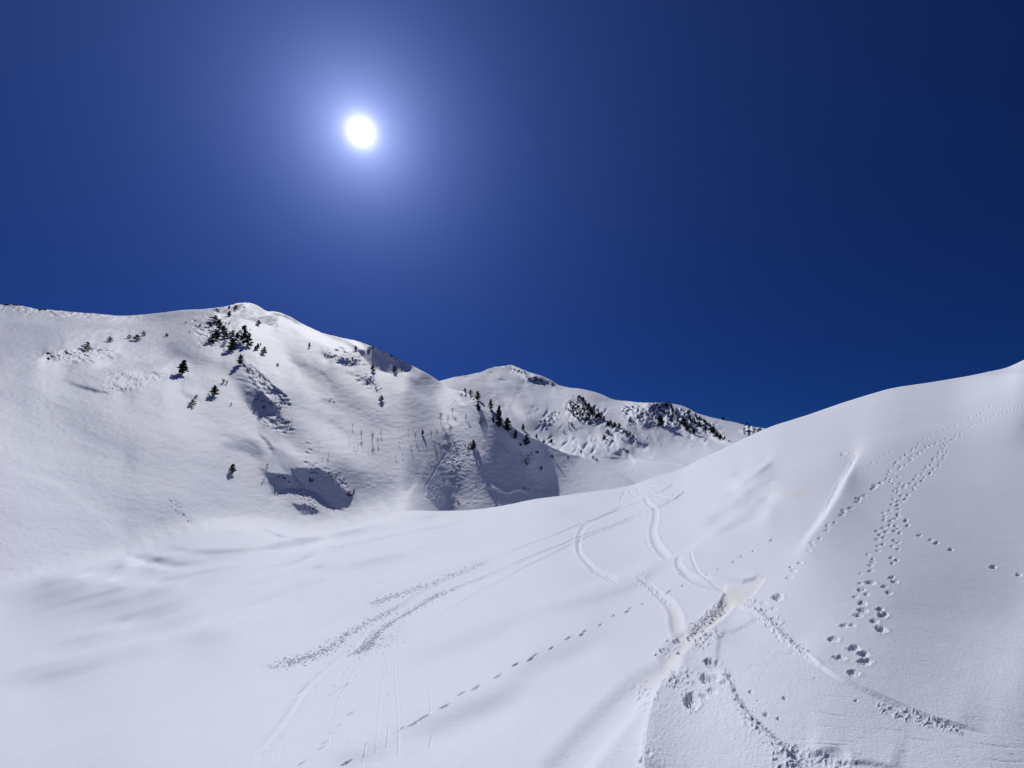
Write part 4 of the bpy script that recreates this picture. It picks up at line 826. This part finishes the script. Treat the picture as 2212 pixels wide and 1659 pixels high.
scatter(zK((1260, 480), (1340, 510), (1460, 570), (1560, 640), (1660, 720), (1640, 740), (1540, 680), (1400, 580), (1280, 510)), 44, (4.5, 8.5), 'pine along the right edge of the second far grove', 'pines edging the second far grove')
scatter(zK((1100, 500), (1300, 520), (1450, 610), (1400, 660), (1200, 600)), 36, (4, 8), 'pine inside the second far grove', 'pines inside the second far grove')
scatter(zK((1010, 430), (1130, 425), (1130, 480), (1020, 470)), 8, (3, 5), 'low pine under the far cornice', 'low pines under the far cornice', ('broad',))
scatter(zK((1540, 650), (1650, 700), (1720, 760), (1600, 720)), 10, (4, 6.5), 'pine at the lower right tip of the far grove', 'pines at the tip of the far grove')

# ------------------------------------------------------------------ rocks
def rock_mesh(seed, flat=.6):
    r = random.Random(seed); import bmesh
    bm = bmesh.new(); bmesh.ops.create_icosphere(bm, subdivisions=2, radius=.5)
    cuts = [(Vector((r.gauss(0, 1), r.gauss(0, 1), r.gauss(0, 1))).normalized(), r.uniform(.22, .38)) for _ in range(9)]
    for v in bm.verts:
        for n, d in cuts:
            k = v.co.dot(n) - d
            if k > 0: v.co -= n * k * .92
        v.co += Vector((r.gauss(0, .014), r.gauss(0, .014), r.gauss(0, .014))); v.co.z *= flat
    me = bpy.data.meshes.new('rock'); bm.to_mesh(me); bm.free(); me.materials.append(M_rock); return me
ROCKS = [rock_mesh(s, f) for s, f in ((1, .7), (2, .55), (3, .9), (4, .5), (5, .75))]
RL = []
def rock(x, y, w, h, label, group, tilt=0.0):
    p, S = spot(x, y); q = w * S
    RL.append((w * h, rq.choice(ROCKS), p + Vector((0, 0, -.10 * h * S)), (rq.uniform(-.3, .3), tilt + rq.uniform(-.2, .2), rq.uniform(-.4, .4)), (q, q * rq.uniform(.7, 1.2), max(h * S * 2.3, .25)), label, group))
def place_rocks():
    """the largest rocks singly, the crumbs between them as one mass"""
    RL.sort(key=lambda t: -t[0]); V, Fc = [], []
    for k, (_, me, loc, rot, scl, label, group) in enumerate(RL):
        if k < 290:
            o = bpy.data.objects.new('rock', me); COL.objects.link(o); o.location = loc; o.rotation_euler = rot; o.scale = scl
            o['label'] = label; o['category'] = 'rock'; o['group'] = group
        else:
            from mathutils import Euler
            M = Matrix.LocRotScale(loc, Euler(rot), Vector(scl)); n = len(V); V += [M @ v.co for v in me.vertices]; Fc += [tuple(i + n for i in f.vertices) for f in me.polygons]
    o = bpy.data.objects.new('small_rocks', new_mesh('small_rocks', V, Fc, M_rock)); COL.objects.link(o); o['kind'] = 'stuff'; o['label'] = 'smallest dark rocks strewn through the outcrops of both mountains'
def rocks(poly, n, ws, label, group, tilt=0.0, asp=.5):
    P = np.array(poly); c = 0
    while c < n:
        x = rq.uniform(P[:, 0].min(), P[:, 0].max()); y = rq.uniform(P[:, 1].min(), P[:, 1].max())
        if float(poly_sd(np.array([x]), np.array([y]), poly)[0]) < 0: continue
        c += 1; w = rq.uniform(*ws); rock(x, y, w, w * asp * rq.uniform(.6, 1.3), label, group, tilt)
rocks(zL((350, 590), (400, 565), (520, 570), (520, 600), (380, 625)), 9, (4, 10), 'dark rock of the low band left of the leftmost pine', 'rocks of the left band', .1, .3)
rocks(zL((520, 565), (690, 560), (680, 600), (540, 600)), 8, (4, 9), 'dark rock of the low band under the leftmost pine', 'rocks under the leftmost pine', .1, .3)
rocks(zL((760, 560), (900, 560), (900, 590), (800, 590)), 5, (3, 7), 'flat rock right of the leftmost pine', 'rocks right of the leftmost pine', .1, .3)
rocks(zL((20, 195), (180, 205), (180, 215), (30, 205)), 7, (3, 8), 'dark rock on the left skyline', 'rocks on the left skyline', .1, .3)
rocks(zL((230, 222), (400, 230), (410, 245), (320, 245)), 6, (3, 8), 'dark rock of the second outcrop on the left skyline', 'second outcrop of the left skyline', .1, .3)
rocks(zL((870, 850), (1050, 860), (1050, 875), (900, 880)), 7, (3, 7), 'thin dark rock in the ribbed snow of the left slope', 'rocks in the ribbed left slope', .15, .25)
rocks(zP((680, 880), (740, 870), (870, 960), (860, 975), (760, 985), (650, 960)), 26, (2.5, 6.5), 'dark rock above the shaded hollow of the rib', 'rocks above the dark hollow', .3, .55)
rocks(zP((820, 820), (930, 890), (920, 905), (840, 850)), 9, (2.5, 5), 'small dark rock on the lower edge of the combed rib', 'rocks edging the combed rib', .4, .4)
rocks(zP((1280, 530), (1320, 530), (1320, 555), (1280, 555)), 3, (4, 6), 'rock left among the drift bumps under the skyline', 'rocks in the left drift bump')
rocks(zP((1410, 575), (1560, 580), (1570, 620), (1420, 620)), 9, (3, 6.5), 'rock in the larger drift bump under the skyline', 'rocks in the larger drift bump')
rocks(zP((1640, 730), (1690, 730), (1700, 790), (1640, 790)), 7, (3, 6), 'dark rock of the middle outcrop below the shaded ridge hollow', 'rocks of the middle outcrop')
rocks(zP((1690, 840), (1770, 840), (1770, 870), (1700, 870)), 5, (4, 7), 'grey boulder of the small pile on the open flank', 'boulders of the small pile')
rocks(zP((1650, 480), (1710, 480), (1710, 540), (1650, 540)), 7, (4, 8), 'dark rock at the left top of the shaded ridge hollow', 'rocks left in the ridge hollow', 0, .8)
rocks(zP((1760, 500), (1840, 510), (1950, 600), (1930, 610), (1800, 530)), 11, (2.5, 6), 'dark rock along the skyline above the ridge hollow', 'rocks along the ridge hollow', .5, .5)
rocks(zP((1700, 540), (1740, 575), (1700, 560)), 3, (2, 4), 'small rock inside the ridge hollow', 'small rocks in the ridge hollow', .4)
rocks(zP((1310, 930), (1370, 930), (1370, 965), (1320, 970)), 4, (3, 5), 'rock under a drift in the middle of the flank', 'rocks under the flank drift')
rocks(zO((525, 335), (610, 335), (620, 365), (530, 365)), 6, (3, 7), 'black rock on the left of the lower outcrop', 'rocks left on the lower outcrop', 0, .7)
rocks(zO((620, 380), (820, 470), (800, 480), (640, 400)), 8, (2, 4.5), 'small rock along the left shadow edge of the lower outcrop', 'rocks along the lower outcrop edge', .4)
rocks(zO((880, 370), (930, 370), (930, 430), (890, 430)), 6, (3, 6.5), 'black rock in the middle of the lower outcrop', 'rocks in the middle of the lower outcrop', .2, .9)
rocks(zO((850, 260), (980, 270), (990, 330), (900, 320)), 8, (2, 4.5), 'small dark rock at the top of the lower outcrop', 'rocks topping the lower outcrop', .3)
rocks(zO((1080, 310), (1130, 320), (1180, 400), (1150, 410)), 6, (2.5, 5), 'dark rock on the right crest of the lower outcrop', 'rocks on the crest of the lower outcrop', .3, .8)
rocks(zO((1260, 500), (1360, 500), (1350, 545), (1290, 580)), 9, (3, 8), 'black rock at the right tip of the lower outcrop', 'rocks at the tip of the lower outcrop', .2, .7)
rocks(zO((845, 640), (870, 650), (990, 700), (940, 740), (850, 670)), 7, (2, 4), 'small rock at the foot of the lower outcrop', 'rocks at the foot of the lower outcrop', .3, .8)
rocks(zO((770, 530), (820, 530), (820, 545), (780, 545)), 3, (2, 4), 'small rock between the two lower shadows', 'rocks between the lower shadows')
rocks(zN((940, 890), (1010, 860), (1050, 920), (1050, 980), (1000, 970)), 15, (2.5, 5.5), 'dark rock around the pine of the shaded face', 'rocks round the pine of the shaded face', .2, .7)
rocks(zN((870, 1050), (920, 1060), (900, 1080)), 5, (2.5, 4.5), 'dark rock left of the shaded face', 'rocks left of the shaded face')
rocks(zN((820, 1100), (840, 1100), (830, 1115)), 2, (3, 4), 'small rock low left of the shaded face', 'small rocks by the shaded face')
rocks(zN((1450, 990), (1530, 960), (1530, 1020), (1490, 1060)), 12, (2.5, 6), 'dark rock of the small cliff right of the shaded face', 'rocks of the small cliff', .2, .8)
rocks(zN((1030, 1190), (1050, 1190), (1065, 1275), (1050, 1280)), 3, (2, 3.5), 'tiny rock down in the shaded face', 'tiny rocks in the shaded face')
rocks(zN((1430, 1240), (1520, 1260), (1520, 1300), (1450, 1290)), 6, (2.5, 5), 'dark rock at the foot of the shaded face', 'rocks at the foot of the shaded face')
rocks(zN((860, 1350), (880, 1340), (910, 1400), (890, 1410)), 5, (2.5, 5), 'dark rock on the nose left of the shaded face', 'rocks on the nose of the spur')
rocks(zN((905, 425), (1050, 480), (1090, 520), (1040, 520), (920, 450)), 10, (3, 6), 'rock on the ridge under the topmost ridge pines', 'rocks under the ridge pines', .4, .5)
rocks(zK((340, 380), (400, 370), (560, 540), (600, 570), (470, 580), (330, 510), (290, 470)), 40, (3, 9), 'dark rock between the pines of the first far knoll', 'rocks of the first far knoll', .3, .7)
rocks(zK((70, 590), (130, 500), (210, 480), (250, 520), (150, 560), (80, 610)), 14, (3, 8), 'grey rock rib left of the first far knoll', 'rocks left of the first far knoll', -.7, .4)
rocks(zK((690, 640), (760, 650), (960, 750), (940, 760), (800, 690)), 20, (3, 8), 'rock of the lower far rock crest', 'rocks of the lower far crest', .4, .5)
rocks(zK((730, 820), (800, 805), (840, 840), (800, 850)), 8, (3, 7), 'rock of the small isolated far outcrop', 'rocks of the isolated far outcrop', .3, .6)
rocks(zK((500, 730), (550, 740), (540, 765), (500, 760)), 4, (3, 5), 'rock on the far lower flank', 'rocks on the far lower flank', -.6)
rocks(zK((755, 480), (800, 420), (880, 430), (890, 470), (780, 495)), 16, (3, 8), 'rock at the left end of the far cornice', 'rocks at the left end of the far cornice', .1, .5)
rocks(zK((810, 560), (870, 560), (870, 600), (820, 600)), 6, (3, 6), 'rock on the rib under the far cornice', 'rocks on the rib under the cornice')
rocks(zK((1000, 470), (1130, 430), (1130, 460), (1060, 520), (1000, 500)), 14, (3, 9), 'rock in the middle under the far cornice', 'rocks in the middle under the cornice', .2, .4)
rocks(zK((1140, 480), (1250, 500), (1500, 610), (1440, 630), (1160, 560)), 22, (3, 7), 'rock inside the second far grove', 'rocks inside the second far grove', .3, .6)
rocks(zK((1540, 660), (1650, 690), (1630, 720), (1560, 700)), 8, (3, 7), 'rock at the lower right end of the far grove', 'rocks at the end of the far grove', .3, .5)
rocks(zK((1810, 650), (1860, 600), (1990, 640), (1960, 650), (1900, 660), (1850, 680)), 16, (4, 9), 'dark rock outcrop beside the near hill line', 'rocks beside the near hill line', .2, .5)
rocks(zK((1860, 700), (1900, 660), (1920, 665), (1880, 705)), 5, (3, 6), 'dark rock lowest beside the near hill line', 'lowest rocks beside the near hill line', -.5)
rocks(zN((1310, 205), (1420, 240), (1470, 280), (1400, 250)), 9, (3, 7), 'rock just right of the far summit', 'rocks right of the far summit', .4, .4)
rocks(zN((1500, 310), (1560, 310), (1720, 370), (1600, 350)), 12, (3, 8), 'rock of the band below the far summit', 'rocks of the band below the far summit', .3, .4)
rocks(zL((1700, 250), (1780, 215), (1900, 205), (1960, 195), (1950, 215), (1750, 255)), 9, (2.5, 6), 'rock just left of the pointed left top', 'rocks beside the pointed top', -.2, .35)

place_rocks()

# ------------------------------------------------------------------ loose snow
def lumps(name, label, pts):
    """crumbs of snow pressed into the surface, one mesh"""
    V = []; Fc = []
    base = [Vector(v) for v in ((1, 0, 0), (0, 1, 0), (-1, 0, 0), (0, -1, 0), (0, 0, 1), (0, 0, -1))]; T = ((0, 1, 4), (1, 2, 4), (2, 3, 4), (3, 0, 4), (1, 0, 5), (2, 1, 5), (3, 2, 5), (0, 3, 5))
    sub = []; mid = {}
    vv = [b.copy() for b in base]
    for a, b, c in T:
        def m(i, j):
            k = (min(i, j), max(i, j))
            if k not in mid: mid[k] = len(vv); vv.append((vv[i] + vv[j]).normalized())
            return mid[k]
        ab, bc, ca = m(a, b), m(b, c), m(c, a); sub += [(a, ab, ca), (ab, b, bc), (ca, bc, c), (ab, bc, ca)]
    for x, y, s in pts:
        p, S = spot(x, y); r = s * S * .5; o = len(V)
        for v in vv: V.append(p + Vector((v.x * rq.uniform(.75, 1.25), v.y * rq.uniform(.75, 1.25), v.z * rq.uniform(.5, .75) + .18)) * r)
        Fc += [(a + o, b + o, c + o) for a, b, c in sub]
    o = bpy.data.objects.new(name, new_mesh(name, V, Fc, M_clod)); COL.objects.link(o); o['kind'] = 'stuff'; o['label'] = label; return o
def along(pts, n, spread, s0, s1, bias=0):
    C_ = curve(pts, 8); out = []
    for k in range(n):
        t = rq.random() * (len(C_) - 1.001); i = int(t); p = C_[i] + (C_[i + 1] - C_[i]) * (t - i); f = t / len(C_)
        sp = (spread[0] + (spread[1] - spread[0]) * f) * rq.choice((.6, 1, 1, 1.6)); tip = min(1, 5 * f + .3, 3.5 * (1 - f) + .35)
        if rq.random() > tip + .15: continue
        sz = 1.15 * tip * .62 * (s0 + (s1 - s0) * f) * rq.choice((.5, .6, .7, .9, 1.1, 1.5))
        out.append((p[0] + rq.gauss(0, sp), p[1] + rq.gauss(bias, sp * .45), sz))
    return out
lumps('snow_crumbs', 'crumbs of snow thrown out left of the wide ski track', along(zS((1930, 0), (1450, 190), (1020, 350)), 950, (4.5, 7), 2.0, 3.2) + along(zS((1350, 300), (1100, 425), (900, 540), (700, 670), (480, 740), (280, 785)), 1250, (4, 13), 2.2, 4.6))
lumps('snow_crumbs', 'crumbs of snow along the right edge of the wide ski track', along(zS((2200, 20), (1600, 232), (1350, 370), (1100, 530), (1010, 640), (880, 710)), 1500, (3, 7.5), 2.0, 4.8) + along(zS((1300, 430), (1150, 600), (1050, 640)), 260, (12, 16), 1.8, 3) + along(zS((1000, 640), (850, 850), (700, 1040)), 110, (20, 26), 2, 3))
lumps('snow_crumbs', 'crumbs of snow fallen into the forked channel', along(zT((1700, 1060), (1560, 1200), (1430, 1320)), 150, (4, 5), 3, 5) + along(zC((1560, 400), (1700, 560), (1960, 780)), 170, (6, 5), 2.5, 3.5) + along(zT((1340, 700), (1390, 860)), 80, (5, 7), 1.6, 2.2) + along(zT((1050, 880), (1180, 980)), 110, (6, 8), 1.3, 2))
lumps('snow_crumbs', 'crumbs of snow strewn over the shelf between the two ridges', along(zC((1680, 700), (1620, 860), (1560, 980)), 130, (14, 20), 1.8, 2.4) + along(zC((1130, 680), (1240, 640)), 60, (9, 6), 3, 4) + along(zF((1060, 1190), (1300, 1280), (1650, 1370)), 150, (9, 6), 3, 3.5) + along(zC((1380, 1150), (1560, 1340), (1750, 1520), (1850, 1640)), 190, (10, 16), 3, 4.5))
B1 = [rock_mesh(s, f) for s, f in ((61, .8), (62, .9), (63, .7))]
for m in B1: m.materials[0] = M_clod; m.name = 'snow_block'
for i, (a, b, s, lab) in enumerate(((1272, 432, 12, 'biggest snow block at the upper end of the channel'), (1235, 448, 9, 'snow block second from the upper end of the channel'), (1205, 470, 11, 'snow block third from the upper end of the channel'), (1185, 500, 10, 'snow block where the channel narrows'),
    (1150, 520, 9, 'small snow block just above the channel middle'), (1132, 565, 12, 'flat wide snow block in the middle of the channel'), (1098, 560, 9, 'upright snow block left of the flat wide one'), (1070, 580, 9, 'pointed snow block in the channel row'), (1045, 600, 9, 'snow block near the lower end of the row'),
    (1020, 632, 10, 'last snow block of the row above the fork'), (930, 655, 13, 'heaped snow block left of the fork'), (908, 665, 9, 'smaller snow block beside the heaped one'), (930, 733, 13, 'wide snow block below the fork'), (797, 748, 9, 'lone snow block left of the channel'), (760, 785, 9, 'leftmost lone snow block below the fork'))):
    x, y = zC((a, b))[0]; p, S = spot(x, y); o = bpy.data.objects.new('snow_block', B1[i % 3]); COL.objects.link(o)
    o.location = p + Vector((0, 0, .15 * s * S)); o.scale = (s * S, s * S * .8, s * S * 1.1); o.rotation_euler = (rq.uniform(-.4, .4), rq.uniform(-.4, .4), rq.uniform(0, 6)); o['label'] = lab; o['category'] = 'snow block'; o['group'] = 'snow blocks in the channel'
